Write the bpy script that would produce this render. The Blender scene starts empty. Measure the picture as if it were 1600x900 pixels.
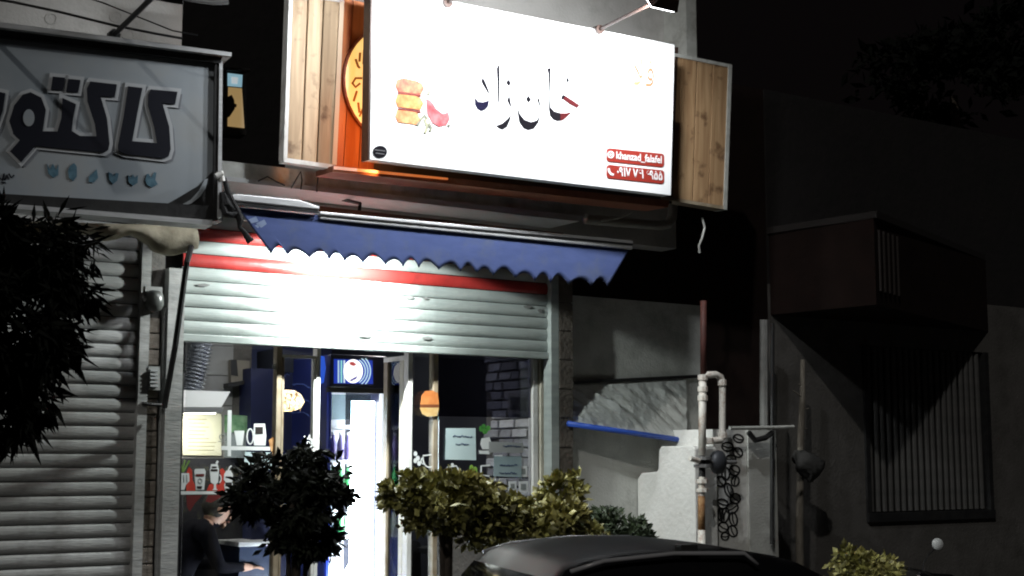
import bpy, bmesh, math, random
from mathutils import Vector, Matrix

random.seed(7)
SC = bpy.context.scene
COL = SC.collection
R = math.radians

# ------------------------------------------------------------------ camera
FPX, TH, HOR = 2200.0, R(33.7), 720.0
PITCH = math.atan((HOR - 450.0) / FPX)
CAM = Vector((0.0, -7.8, 1.85))
cd = bpy.data.cameras.new('camera')
cd.sensor_width = 36.0
cd.lens = 36.0 * FPX / 1600.0
cd.clip_start, cd.clip_end = 0.05, 2000.0
co = bpy.data.objects.new('camera', cd)
co.location = CAM
co.rotation_euler = (math.pi / 2 + PITCH, 0, -TH)
COL.objects.link(co)
SC.camera = co

# ------------------------------------------------------------------ night sky, street light level, exposure
w = bpy.data.worlds.new('World')
SC.world = w
w.use_nodes = True
bg = w.node_tree.nodes['Background']
bg.inputs[0].default_value = (0.0022, 0.0017, 0.0018, 1)
bg.inputs[1].default_value = 1.0
sd = bpy.data.lights.new('street_light_sun', 'SUN')
sd.energy, sd.angle, sd.color = 0.55, R(1.2), (1.0, 0.97, 0.92)
so = bpy.data.objects.new('street_light_sun', sd)
SUN_DIR = Vector((0.60, 0.50, -0.60)).normalized()
so.rotation_euler = SUN_DIR.to_track_quat('-Z', 'Y').to_euler()
so.location = (-6, -9, 9)
COL.objects.link(so)
SC.view_settings.view_transform = 'Standard'
SC.view_settings.look = 'None'
SC.view_settings.exposure = 0.0
SC.view_settings.gamma = 1.0
SC.view_settings.use_curve_mapping = False
try:
    SC.cycles.sample_clamp_indirect = 4.0
    SC.cycles.max_bounces = 6
    SC.cycles.pixel_filter_type = 'BLACKMAN_HARRIS'
    SC.cycles.filter_width = 2.0
    SC.cycles.transparent_max_bounces = 12
except Exception:
    pass

# ------------------------------------------------------------------ pixel -> place
_r = Vector((math.cos(TH), -math.sin(TH), 0))
_h = Vector((math.sin(TH), math.cos(TH), 0))
_f = _h * math.cos(PITCH) + Vector((0, 0, math.sin(PITCH)))
_u = -_h * math.sin(PITCH) + Vector((0, 0, math.cos(PITCH)))
def ray(px, py): return _f + _r * ((px - 800) / FPX) + _u * ((450 - py) / FPX)
def at(px, py, Y):
    d = ray(px, py); return CAM + d * ((Y - CAM.y) / d.y)
def atX(px, py, X):
    d = ray(px, py); return CAM + d * ((X - CAM.x) / d.x)

class Plane:
    """a wall, board or sheet that stands in the place: origin, turn about z, forward tilt"""
    def __init__(s, o, yaw=0.0, tilt=0.0):
        a, t = R(yaw), R(tilt)
        rz = Matrix.Rotation(a, 3, 'Z')
        s.o = Vector(o)
        s.U = rz @ Vector((1, 0, 0))
        s.V = rz @ Vector((0, -math.sin(t), math.cos(t)))
        s.N = rz @ Vector((0, -math.cos(t), -math.sin(t)))
    def p(s, px, py, off=0.0):
        d = ray(px, py); q = s.o + s.N * off
        return CAM + d * ((q - CAM).dot(s.N) / d.dot(s.N))
    def w(s, u, v, off=0.0):
        return s.o + s.U * u + s.V * v + s.N * off
    def uv(s, P):
        d = P - s.o; return d.dot(s.U), d.dot(s.V)

# ------------------------------------------------------------------ materials
MATS = {}
def mat(name, col, rough=0.6, metal=0.0, col2=None, scale=6.0, bump=0.0, bscale=None, stretch=(1, 1, 1), spec=0.5,
        island=0.0, detail=6.0, contrast=(0.35, 0.65), emit=None, estr=0.0, dirt=None, coat=0.0):
    if name in MATS: return MATS[name]
    m = bpy.data.materials.new(name); m.use_nodes = True
    nt = m.node_tree; b = nt.nodes['Principled BSDF']
    b.inputs['Base Color'].default_value = (*col, 1)
    b.inputs['Roughness'].default_value = rough
    b.inputs['Metallic'].default_value = metal
    b.inputs['Specular IOR Level'].default_value = spec
    b.inputs['Coat Weight'].default_value = coat
    tc = nt.nodes.new('ShaderNodeTexCoord'); mp = nt.nodes.new('ShaderNodeMapping')
    nt.links.new(tc.outputs['Object'], mp.inputs[0]); mp.inputs['Scale'].default_value = stretch
    last = None
    if col2 is not None:
        n = nt.nodes.new('ShaderNodeTexNoise'); n.inputs['Scale'].default_value = scale; n.inputs['Detail'].default_value = detail
        nt.links.new(mp.outputs[0], n.inputs['Vector'])
        r = nt.nodes.new('ShaderNodeValToRGB')
        r.color_ramp.elements[0].position, r.color_ramp.elements[1].position = contrast
        r.color_ramp.elements[0].color = (*col, 1); r.color_ramp.elements[1].color = (*col2, 1)
        nt.links.new(n.outputs['Fac'], r.inputs[0]); last = r.outputs[0]
    if dirt is not None:                      # streaks and stains: (colour, scale, amount)
        n = nt.nodes.new('ShaderNodeTexNoise'); n.inputs['Scale'].default_value = dirt[1]; n.inputs['Detail'].default_value = 9
        n.inputs['Roughness'].default_value = 0.7
        nt.links.new(tc.outputs['Object'], n.inputs['Vector'])
        mr = nt.nodes.new('ShaderNodeMapRange'); mr.inputs[1].default_value = 0.5; mr.inputs[2].default_value = 0.72
        mr.inputs[4].default_value = dirt[2]
        nt.links.new(n.outputs['Fac'], mr.inputs[0])
        mx = nt.nodes.new('ShaderNodeMix'); mx.data_type = 'RGBA'
        nt.links.new(mr.outputs[0], mx.inputs[0])
        if last: nt.links.new(last, mx.inputs[6])
        else: mx.inputs[6].default_value = (*col, 1)
        mx.inputs[7].default_value = (*dirt[0], 1); last = mx.outputs[2]
    if island:
        g = nt.nodes.new('ShaderNodeNewGeometry'); hs = nt.nodes.new('ShaderNodeHueSaturation')
        mr = nt.nodes.new('ShaderNodeMapRange'); mr.inputs[3].default_value = 1 - island; mr.inputs[4].default_value = 1 + island
        nt.links.new(g.outputs['Random Per Island'], mr.inputs[0]); nt.links.new(mr.outputs[0], hs.inputs['Value'])
        if last: nt.links.new(last, hs.inputs['Color'])
        else: hs.inputs['Color'].default_value = (*col, 1)
        last = hs.outputs[0]
    if last: nt.links.new(last, b.inputs['Base Color'])
    if bump:
        n = nt.nodes.new('ShaderNodeTexNoise'); n.inputs['Scale'].default_value = bscale or scale * 3; n.inputs['Detail'].default_value = 8
        nt.links.new(mp.outputs[0], n.inputs['Vector'])
        bp = nt.nodes.new('ShaderNodeBump'); bp.inputs['Strength'].default_value = bump; bp.inputs['Distance'].default_value = 0.02
        nt.links.new(n.outputs['Fac'], bp.inputs['Height']); nt.links.new(bp.outputs[0], b.inputs['Normal'])
    if emit is not None:
        b.inputs['Emission Color'].default_value = (*emit, 1); b.inputs['Emission Strength'].default_value = estr
    MATS[name] = m
    return m

def glass_mat(name, tint=(0.93, 0.95, 0.95), refl=0.06, rough=0.02):
    if name in MATS: return MATS[name]
    m = bpy.data.materials.new(name); m.use_nodes = True
    nt = m.node_tree; nt.nodes.clear()
    o = nt.nodes.new('ShaderNodeOutputMaterial'); t = nt.nodes.new('ShaderNodeBsdfTransparent')
    t.inputs[0].default_value = (*tint, 1)
    g = nt.nodes.new('ShaderNodeBsdfGlossy'); g.inputs['Roughness'].default_value = rough
    x = nt.nodes.new('ShaderNodeMixShader'); fr = nt.nodes.new('ShaderNodeFresnel'); fr.inputs[0].default_value = 1.45
    mm = nt.nodes.new('ShaderNodeMath'); mm.operation = 'MULTIPLY'; mm.inputs[1].default_value = refl / 0.04
    nt.links.new(fr.outputs[0], mm.inputs[0]); nt.links.new(mm.outputs[0], x.inputs[0])
    nt.links.new(t.outputs[0], x.inputs[1]); nt.links.new(g.outputs[0], x.inputs[2]); nt.links.new(x.outputs[0], o.inputs[0])
    MATS[name] = m
    return m

def emit_mat(name, col, s):
    return mat(name, (0.6, 0.6, 0.6), 0.5, emit=col, estr=s)

def wood_mat(name, c1, c2, grain=26.0, knots=True):
    if name in MATS: return MATS[name]
    m = bpy.data.materials.new(name); m.use_nodes = True
    nt = m.node_tree; b = nt.nodes['Principled BSDF']; b.inputs['Roughness'].default_value = 0.65
    tc = nt.nodes.new('ShaderNodeTexCoord'); oi = nt.nodes.new('ShaderNodeObjectInfo')
    ad = nt.nodes.new('ShaderNodeVectorMath'); ad.operation = 'ADD'
    sc = nt.nodes.new('ShaderNodeVectorMath'); sc.operation = 'SCALE'; sc.inputs['Scale'].default_value = 9.0
    nt.links.new(oi.outputs['Location'], sc.inputs[0])
    nt.links.new(tc.outputs['Object'], ad.inputs[0]); nt.links.new(sc.outputs[0], ad.inputs[1])
    mp = nt.nodes.new('ShaderNodeMapping'); mp.inputs['Scale'].default_value = (grain, grain, 1.6)
    nt.links.new(ad.outputs[0], mp.inputs[0])
    n = nt.nodes.new('ShaderNodeTexNoise'); n.inputs['Scale'].default_value = 1.0; n.inputs['Detail'].default_value = 8
    n.inputs['Distortion'].default_value = 0.6
    nt.links.new(mp.outputs[0], n.inputs['Vector'])
    n2 = nt.nodes.new('ShaderNodeTexNoise'); n2.inputs['Scale'].default_value = 9.0; n2.inputs['Detail'].default_value = 4
    nt.links.new(ad.outputs[0], n2.inputs['Vector'])
    r = nt.nodes.new('ShaderNodeValToRGB')
    r.color_ramp.elements[0].position = 0.3; r.color_ramp.elements[1].position = 0.68
    r.color_ramp.elements[0].color = (*c2, 1); r.color_ramp.elements[1].color = (*c1, 1)
    nt.links.new(n.outputs['Fac'], r.inputs[0])
    r2 = nt.nodes.new('ShaderNodeValToRGB')
    r2.color_ramp.elements[0].position = 0.30; r2.color_ramp.elements[1].position = 0.42
    r2.color_ramp.elements[0].color = (0.42, 0.36, 0.33, 1); r2.color_ramp.elements[1].color = (1, 1, 1, 1)
    nt.links.new(n2.outputs['Fac'], r2.inputs[0])
    mx = nt.nodes.new('ShaderNodeMix'); mx.data_type = 'RGBA'; mx.blend_type = 'MULTIPLY'; mx.inputs[0].default_value = 1.0 if knots else 0.3
    nt.links.new(r.outputs[0], mx.inputs[6]); nt.links.new(r2.outputs[0], mx.inputs[7])
    nt.links.new(mx.outputs[2], b.inputs['Base Color'])
    bp = nt.nodes.new('ShaderNodeBump'); bp.inputs['Strength'].default_value = 0.35; bp.inputs['Distance'].default_value = 0.006
    nt.links.new(n.outputs['Fac'], bp.inputs['Height']); nt.links.new(bp.outputs[0], b.inputs['Normal'])
    MATS[name] = m
    return m

# ------------------------------------------------------------------ mesh building
WL = {}                                           # world place of every object's origin
class MB:
    def __init__(s): s.v, s.f, s.smooth = [], [], False
    def add(s, vs, fs):
        n = len(s.v); s.v += [Vector(p) for p in vs]; s.f += [tuple(i + n for i in f) for f in fs]; return s
    def prism(s, pts, vec):                       # a polygon pushed along a vector
        vec = Vector(vec); n = len(pts); a = [Vector(p) for p in pts]
        s.add(a + [p + vec for p in a], [tuple(range(n - 1, -1, -1)), tuple(range(n, 2 * n))] +
              [(i, (i + 1) % n, n + (i + 1) % n, n + i) for i in range(n)])
        return s
    def hexa(s, q):                               # bottom 4, top 4
        return s.add(q, [(3, 2, 1, 0), (4, 5, 6, 7), (0, 1, 5, 4), (1, 2, 6, 5), (2, 3, 7, 6), (3, 0, 4, 7)])
    def box(s, x0, x1, y0, y1, z0, z1):
        return s.hexa([(x0, y0, z0), (x1, y0, z0), (x1, y1, z0), (x0, y1, z0), (x0, y0, z1), (x1, y0, z1), (x1, y1, z1), (x0, y1, z1)])
    def rings(s, rs, cap=True, closed=True):
        n = len(rs[0]); fs = []
        for k in range(len(rs) - 1):
            for i in range(n if closed else n - 1):
                j = (i + 1) % n; fs.append((k * n + i, k * n + j, (k + 1) * n + j, (k + 1) * n + i))
        if cap:
            fs.append(tuple(range(n - 1, -1, -1))); m = (len(rs) - 1) * n; fs.append(tuple(range(m, m + n)))
        return s.add([p for r in rs for p in r], fs)
    def path(s, pts, r, n=8):                     # a bent tube; r one radius or one for each point
        pts = [Vector(p) for p in pts]; rr = r if isinstance(r, (list, tuple)) else [r] * len(pts); rs = []; e1 = None
        for i, p in enumerate(pts):
            d = (pts[min(i + 1, len(pts) - 1)] - pts[max(i - 1, 0)]).normalized()
            if e1 is None: e1 = d.orthogonal().normalized()
            e1 = (e1 - d * e1.dot(d)).normalized(); e2 = d.cross(e1)
            rs.append([p + (e1 * math.cos(2 * math.pi * k / n) + e2 * math.sin(2 * math.pi * k / n)) * rr[i] for k in range(n)])
        return s.rings(rs)
    def lathe(s, c, prof, axis=(0, 0, 1), n=14):  # prof: (radius, height along the axis)
        ax = Vector(axis).normalized(); e1 = ax.orthogonal().normalized(); e2 = ax.cross(e1); c = Vector(c)
        return s.rings([[c + ax * h + (e1 * math.cos(2 * math.pi * k / n) + e2 * math.sin(2 * math.pi * k / n)) * max(r, 1e-4) for k in range(n)] for r, h in prof])
    def grid(s, rows, thick):                     # a sheet of rows of points with a thickness vector
        n, m = len(rows), len(rows[0]); t = Vector(thick)
        vs = [Vector(p) for r in rows for p in r]; N = len(vs); fs = []
        for i in range(n - 1):
            for j in range(m - 1):
                a = i * m + j; fs.append((a, a + 1, a + m + 1, a + m)); fs.append((N + a, N + a + m, N + a + m + 1, N + a + 1))
        edge = [(0, j) for j in range(m)] + [(i, m - 1) for i in range(1, n)] + [(n - 1, j) for j in range(m - 2, -1, -1)] + [(i, 0) for i in range(n - 2, 0, -1)]
        ids = [i * m + j for i, j in edge]
        for k in range(len(ids)):
            a, b = ids[k], ids[(k + 1) % len(ids)]; fs.append((b, a, N + a, N + b))
        return s.add(vs + [p + t for p in vs], fs)
    def build(s, name, m, parent=None, smooth=False, bevel=0.0, loc=None, label=None):
        c = Vector(loc) if loc is not None else sum(s.v, Vector()) / max(1, len(s.v))
        me = bpy.data.meshes.new(name)
        me.from_pydata([v - c for v in s.v], [], s.f); me.validate(); me.update()
        bm = bmesh.new(); bm.from_mesh(me); bmesh.ops.recalc_face_normals(bm, faces=bm.faces); bm.to_mesh(me); bm.free()
        for x in (m if isinstance(m, (list, tuple)) else [m]): me.materials.append(x)
        if smooth or s.smooth:
            me.polygons.foreach_set('use_smooth', [True] * len(me.polygons))
        o = place(name, me, c, parent)
        if bevel:
            md = o.modifiers.new('bevel', 'BEVEL'); md.width = bevel; md.segments = 2; md.limit_method = 'ANGLE'
        if label: o['label'] = label
        return o

def place(name, me, wloc, parent=None):
    o = bpy.data.objects.new(name, me); COL.objects.link(o)
    WL[o.name] = Vector(wloc)
    if parent: o.parent = parent; o.location = Vector(wloc) - WL[parent.name]
    else: o.location = wloc
    return o

def tag(o, label, cat, group=None):
    o['label'] = label; o['category'] = cat
    if group: o['group'] = group
    return o
def struct(o): o['kind'] = 'structure'; return o
def thing(name, loc, label, cat, group=None):
    return tag(place(name, None, loc), label, cat, group)
def copies(o, parent, wlocs):                     # alike pieces share one mesh
    for q in wlocs: place(o.name.split('.')[0], o.data, q, parent)

def slab(pl, pxs, o0, o1, mb=None):               # outline seen at the front face o1, pushed back to o0
    mb = mb or MB(); pts = [pl.p(x, y, o1) for x, y in pxs]
    return mb.prism(pts, pl.N * (o0 - o1))
def stroke(pl, pxs, wpx, o0, o1, mb=None, taper=None):    # a flat brush stroke along pixel points
    mb = mb or MB(); P = [Vector((x, y, 0)) for x, y in pxs]; L, Rr = [], []
    for i, p in enumerate(P):
        d = (P[min(i + 1, len(P) - 1)] - P[max(i - 1, 0)]).normalized(); nrm = Vector((-d.y, d.x, 0))
        ww = wpx if taper is None else wpx * taper[i]
        L.append(p + nrm * ww / 2); Rr.append(p - nrm * ww / 2)
    for i in range(len(P) - 1):
        slab(pl, [(q.x, q.y) for q in (L[i], L[i + 1], Rr[i + 1], Rr[i])], o0, o1, mb)
    return mb
def ell(cx, cy, rx, ry, n=20, a0=0, a1=360):
    return [(cx + rx * math.cos(R(a0 + (a1 - a0) * i / (n if a1 - a0 >= 360 else n - 1))), cy + ry * math.sin(R(a0 + (a1 - a0) * i / (n if a1 - a0 >= 360 else n - 1)))) for i in range(n)]
def ringpx(pl, cx, cy, rx, ry, wpx, o0, o1, mb=None, n=20, a0=0, a1=360):
    mb = mb or MB()
    for i in range(n):
        t0, t1 = a0 + (a1 - a0) * i / n, a0 + (a1 - a0) * (i + 1) / n
        q = [(cx + (rx + k * wpx / 2) * math.cos(R(t)), cy + (ry + k * wpx / 2) * math.sin(R(t))) for t, k in ((t0, 1), (t1, 1), (t1, -1), (t0, -1))]
        slab(pl, q, o0, o1, mb)
    return mb

def text_on(pl, s, px0, px1, py_base0, py_base1, hpx, off, name, m, parent, bold=0.0):
    """lettering laid on a board between two pixels of its baseline"""
    cu = bpy.data.curves.new('text', 'FONT'); cu.body = s; cu.size = 1.0; cu.offset = bold; cu.resolution_u = 3
    to = bpy.data.objects.new('text', cu); COL.objects.link(to); bpy.context.view_layer.update()
    me = to.evaluated_get(bpy.context.evaluated_depsgraph_get()).to_mesh()
    vs = [v.co.copy() for v in me.vertices]; fs = [tuple(p.vertices) for p in me.polygons]
    bpy.data.objects.remove(to); bpy.data.curves.remove(cu)
    x0, x1 = min(v.x for v in vs), max(v.x for v in vs); y1 = max(v.y for v in vs); y0 = min(0, min(v.y for v in vs))
    a = pl.p(px0, py_base0, off); b = pl.p(px1, py_base1, off); up = pl.p(px0, py_base0 - hpx, off) - a
    mb = MB(); mb.add([a + (b - a) * ((v.x - x0) / (x1 - x0)) + up * (v.y / y1) for v in vs], fs)
    c = sum(mb.v, Vector()) / len(mb.v)
    me = bpy.data.meshes.new(name); me.from_pydata([v - c for v in mb.v], [], mb.f); me.materials.append(m); me.update()
    return place(name, me, c, parent)

def leaves(mb, blobs, n, size, seed=1, droop=0.0, aspect=0.45, surf=0.55, clumps=22):
    """leaf-sized folded faces spread through ellipsoids (centre, radii)"""
    rd = random.Random(seed); tot = sum(b[1][0] * b[1][1] * b[1][2] for b in blobs)
    for c, rad in blobs:
        k = max(4, int(n * rad[0] * rad[1] * rad[2] / tot)); subs = []
        for _ in range(clumps):                     # twig clumps: gaps between them, uneven outline
            while True:
                q = Vector((rd.uniform(-1, 1), rd.uniform(-1, 1), rd.uniform(-1, 1)))
                if 0.02 < q.length <= 1: break
            subs.append((q.normalized() * (q.length ** surf) * rd.uniform(.8, 1.12), rd.uniform(.16, .40)))
        for _ in range(k):
            s0, sr = rd.choice(subs)
            q = s0 + Vector((rd.gauss(0, .5), rd.gauss(0, .5), rd.gauss(0, .5))) * sr
            p = Vector(c) + Vector((q.x * rad[0], q.y * rad[1], q.z * rad[2]))
            d = (Vector((rd.gauss(0, 1), rd.gauss(0, 1), rd.gauss(0.2, 0.8) - droop * 2.5)) + q * 0.8).normalized()
            sd_ = d.cross(Vector((rd.gauss(0, 1), rd.gauss(0, 1), rd.gauss(0, 1)))).normalized(); nn = d.cross(sd_)
            L = size * rd.choice((.55, .75, .9, 1.0, 1.15, 1.35)) * rd.uniform(.85, 1.15); wd = L * aspect * 0.5
            m1 = p + d * L * 0.5 - nn * L * 0.08; tip = p + d * L - nn * L * 0.2
            mb.add([p, m1 + sd_ * wd, tip, m1 - sd_ * wd, m1 + nn * L * 0.06], [(0, 1, 4), (1, 2, 4), (2, 3, 4), (3, 0, 4)])
    return mb

# ------------------------------------------------------------------ material set
M_ASPH = mat('asphalt', (0.035, 0.035, 0.037), 0.9, col2=(0.06, 0.06, 0.06), scale=40, bump=0.4)
M_PAVE = mat('pavement_concrete', (0.09, 0.088, 0.085), 0.9, col2=(0.13, 0.125, 0.12), scale=9, bump=0.3)
M_WHITEMETAL = mat('white_slat_metal', (0.26, 0.295, 0.285), 0.42, 0.0, col2=(0.35, 0.385, 0.37), scale=3, stretch=(1, 1, 6), bump=0.12, bscale=14, dirt=((0.16, 0.16, 0.15), 5.0, 0.45))
M_OLDMETAL = mat('grey_slat_metal', (0.25, 0.255, 0.25), 0.55, 0.0, col2=(0.34, 0.34, 0.33), scale=4, stretch=(1, 1, 5), bump=0.2, bscale=18, dirt=((0.12, 0.11, 0.1), 4.0, 0.6))
M_REDMETAL = mat('red_slat_metal', (0.30, 0.022, 0.02), 0.4, 0.0, col2=(0.38, 0.035, 0.03), scale=5, bump=0.1, dirt=((0.10, 0.02, 0.02), 6.0, 0.5))
M_ALU = mat('aluminium', (0.58, 0.59, 0.60), 0.4, 0.15, col2=(0.46, 0.47, 0.48), scale=8, stretch=(1, 8, 8), bump=0.05)
M_GALV = mat('galvanised_sheet', (0.44, 0.45, 0.42), 0.5, 0.1, col2=(0.56, 0.57, 0.54), scale=12, bump=0.1, dirt=((0.1, 0.08, 0.06), 4, 0.6))
M_BLACK = mat('black_paint', (0.012, 0.012, 0.013), 0.5, col2=(0.02, 0.02, 0.02), scale=12, bump=0.1)
M_CLOTHBLK = mat('black_cloth', (0.010, 0.010, 0.011), 0.9, col2=(0.02, 0.02, 0.022), scale=30, bump=0.4)
M_WHITEPAINT = mat('white_paint', (0.72, 0.72, 0.70), 0.5, col2=(0.62, 0.62, 0.6), scale=5, dirt=((0.25, 0.22, 0.18), 6, 0.5))
M_CREAM = mat('cream_frame', (0.55, 0.53, 0.44), 0.5, col2=(0.45, 0.43, 0.36), scale=8, dirt=((0.2, 0.17, 0.12), 6, 0.5))
M_BROWNFRAME = mat('brown_frame', (0.22, 0.17, 0.11), 0.5, col2=(0.32, 0.27, 0.2), scale=10)
M_STONE = mat('stone_tile', (0.15, 0.13, 0.105), 0.8, col2=(0.23, 0.20, 0.17), scale=14, bump=0.5, bscale=40, island=0.2)
M_MORTAR = mat('mortar', (0.09, 0.085, 0.08), 0.95, col2=(0.12, 0.11, 0.1), scale=20, bump=0.3)
M_PLASTER = mat('grey_plaster', (0.47, 0.48, 0.45), 0.92, col2=(0.55, 0.56, 0.53), scale=4, bump=0.25, bscale=60, dirt=((0.09, 0.085, 0.075), 2.2, 0.6))
M_PLASTERL = mat('pale_plaster', (0.42, 0.41, 0.39), 0.9, col2=(0.5, 0.49, 0.47), scale=3, bump=0.2, bscale=50, dirt=((0.2, 0.19, 0.17), 2.5, 0.5))
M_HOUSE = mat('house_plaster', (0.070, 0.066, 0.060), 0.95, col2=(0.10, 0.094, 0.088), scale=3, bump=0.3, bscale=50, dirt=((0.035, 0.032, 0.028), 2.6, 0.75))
M_UPPER = mat('unlit_wall_black', (0.006, 0.005, 0.005), 0.95, col2=(0.009, 0.007, 0.007), scale=6, bump=0.4)  # near black stands in for walls the street lighting does not reach
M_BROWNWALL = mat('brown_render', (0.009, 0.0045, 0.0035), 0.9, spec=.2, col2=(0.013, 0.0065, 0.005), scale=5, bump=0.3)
M_WHITEWALL = mat('white_render', (0.68, 0.68, 0.65), 0.9, col2=(0.76, 0.76, 0.73), scale=6, bump=0.35, bscale=30, dirt=((0.4, 0.38, 0.34), 3, 0.4))
M_SIGNWHITE = mat('sign_vinyl_white', (0.82, 0.83, 0.84), 0.45)
M_SIGNGREY = mat('old_sign_vinyl', (0.27, 0.305, 0.335), 0.5, col2=(0.33, 0.36, 0.385), scale=3, dirt=((0.3, 0.3, 0.28), 3, 0.5))
M_WOODL = wood_mat('pale_plank', (0.50, 0.37, 0.235), (0.30, 0.205, 0.12))
M_WOODR = wood_mat('tan_plank', (0.46, 0.30, 0.16), (0.27, 0.155, 0.075))
M_WOODO = wood_mat('red_plank', (0.42, 0.13, 0.03), (0.26, 0.06, 0.015), knots=False)
M_BRONZE = mat('dark_brown_edge', (0.05, 0.028, 0.022), 0.45)
M_NAVYLET = mat('navy_letter', (0.006, 0.007, 0.014), 0.7, spec=.2)
M_INK = mat('ink_letter', (0.006, 0.005, 0.008), 0.8, spec=.1)
M_INKRED = mat('ink_letter_red', (0.08, 0.010, 0.012), 0.8, spec=.1)
M_HALO = mat('letter_halo', (0.46, 0.48, 0.50), 0.5)
M_TEAL = mat('teal_print', (0.035, 0.10, 0.15), 0.6, col2=(0.09, 0.19, 0.25), scale=30)
M_PILL = mat('red_print', (0.30, 0.028, 0.018), 0.5)
M_ORANGEP = mat('orange_print', (0.34, 0.09, 0.04), 0.5, col2=(0.5, 0.22, 0.12), scale=10)
M_BLUECLOTH = mat('blue_awning_cloth', (0.050, 0.076, 0.20), 0.95, col2=(0.060, 0.088, 0.225), scale=9, stretch=(1, 1, 2.5), bump=0.12, bscale=6, dirt=((0.09, 0.11, 0.17), 5, 0.7))
M_BEIGE = mat('beige_canvas', (0.36, 0.33, 0.24), 0.9, col2=(0.48, 0.44, 0.33), scale=10, bump=0.6, bscale=12, dirt=((0.16, 0.14, 0.1), 7, 0.5))
M_FOIL = mat('crinkled_tarp', (0.50, 0.52, 0.50), 0.45, 0.0, col2=(0.60, 0.62, 0.60), scale=8, bump=0.2, bscale=20)
M_BLUEPIPE = mat('blue_paint', (0.03, 0.09, 0.45), 0.4)
M_PIPEW = mat('white_gas_paint', (0.62, 0.60, 0.55), 0.45, col2=(0.7, 0.68, 0.62), scale=15, dirt=((0.25, 0.09, 0.03), 14, 0.9))
M_PIPER = mat('red_oxide_paint', (0.05, 0.014, 0.010), 0.7, col2=(0.075, 0.022, 0.016), scale=20)
M_RUST = mat('rusty_pipe', (0.20, 0.09, 0.03), 0.8, col2=(0.34, 0.2, 0.09), scale=25, bump=0.3)
M_BAMBOO = mat('weathered_post', (0.14, 0.125, 0.1), 0.8, col2=(0.2, 0.18, 0.15), scale=12, stretch=(6, 6, 1), bump=0.4)
M_LEAFH = mat('hedge_leaf', (0.16, 0.155, 0.036), 0.5, island=0.6, col2=(0.34, 0.31, 0.11), scale=5)
M_LEAFD = mat('dark_leaf', (0.010, 0.013, 0.007), 0.7, island=0.6, spec=.25)
M_LEAFT = mat('oleander_leaf', (0.004, 0.005, 0.0035), 0.8, island=0.4, spec=.15)
M_LEAFM = mat('mid_leaf', (0.03, 0.045, 0.02), 0.55, island=0.4)
M_BARK = mat('bark', (0.05, 0.04, 0.03), 0.9, col2=(0.09, 0.07, 0.055), scale=20, stretch=(3, 3, 1), bump=0.6)
M_CAR = mat('black_car_paint', (0.006, 0.006, 0.007), 0.45, 0.0, spec=0.06, dirt=((0.014, 0.014, 0.014), 6, 0.5))
M_CARGLASS = mat('car_glass', (0.006, 0.006, 0.008), 0.06, 0.0)
M_RUBBER = mat('rubber', (0.012, 0.012, 0.012), 0.85)
M_CHROME = mat('chrome', (0.7, 0.7, 0.72), 0.15, 1.0)
M_GLASS = glass_mat('shop_glass')
M_TINT = glass_mat('tinted_glass', (0.30, 0.31, 0.36), 0.06)
M_VINYL = mat('white_vinyl', (0.62, 0.64, 0.64), 0.5)

# ------------------------------------------------------------------ ground
struct(MB().add([(-150, -160, 0), (160, -160, 0), (160, 160, 0), (-150, 160, 0)], [(0, 1, 2, 3)]).build('road', M_ASPH))
struct(MB().box(-40, 60, -1.95, 6, -0.05, 0.16).build('pavement', M_PAVE))
kr = place('kerb', None, (0, -2.05, 0)); struct(kr)
mk = MB().box(-0.49, 0.49, -0.09, 0.085, 0.0, 0.15)
k0 = mk.build('kerb_stone', M_PAVE, kr, bevel=0.012, loc=(0, 0, 0)); k0.location = (-1, 0, 0.001)
for i in range(1, 16):
    q = place('kerb_stone', k0.data, (-1 + i, -2.05, 0.001), kr)

FLOOR = 0.36
def xz(px, py, Y): p = at(px, py, Y); return p.x, p.z

# ------------------------------------------------------------------ neighbour shop at the left: wall, shutter, pillar
XL0 = at(-80, 600, 0).x
XL1 = at(213, 650, 0).x                # right edge of the left shutter
XP1 = at(277, 600, 0).x                # left edge of the shop opening
XR0 = at(857, 540, 0).x                # right edge of the shop opening
XR1 = at(889, 600, 0).x                # right edge of the right pillar
nb = thing('neighbour_building', (XL0, 0.2, 0.16), 'pale plastered building behind the old grey sign with dark lettering', 'building')
xg = at(284, 60, 0.0).x
MB().box(XL0 - 3.0, xg, 0.0, 0.25, 3.42, 6.5).build('upper_wall', M_PLASTERL, nb)
MB().box(XL0 - 3.0, xg - 0.02, 0.06, 0.24, 3.2, 3.42).build('lintel', M_MORTAR, nb)
for i, (px, py) in enumerate(((80, 29), (181, 26), (200, 54))):       # ring marks in the stucco
    P = Plane((0, 0, 0)); ringpx(P, px, py, 9, 8, 1.6, -0.01, 0.004).build('stucco_ring', M_PLASTERL, nb)
MB().box(XL1 + 0.02, XP1 - 0.085, 0.02, 0.30, 0.16, 3.4).build('pillar', M_MORTAR, nb)

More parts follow.
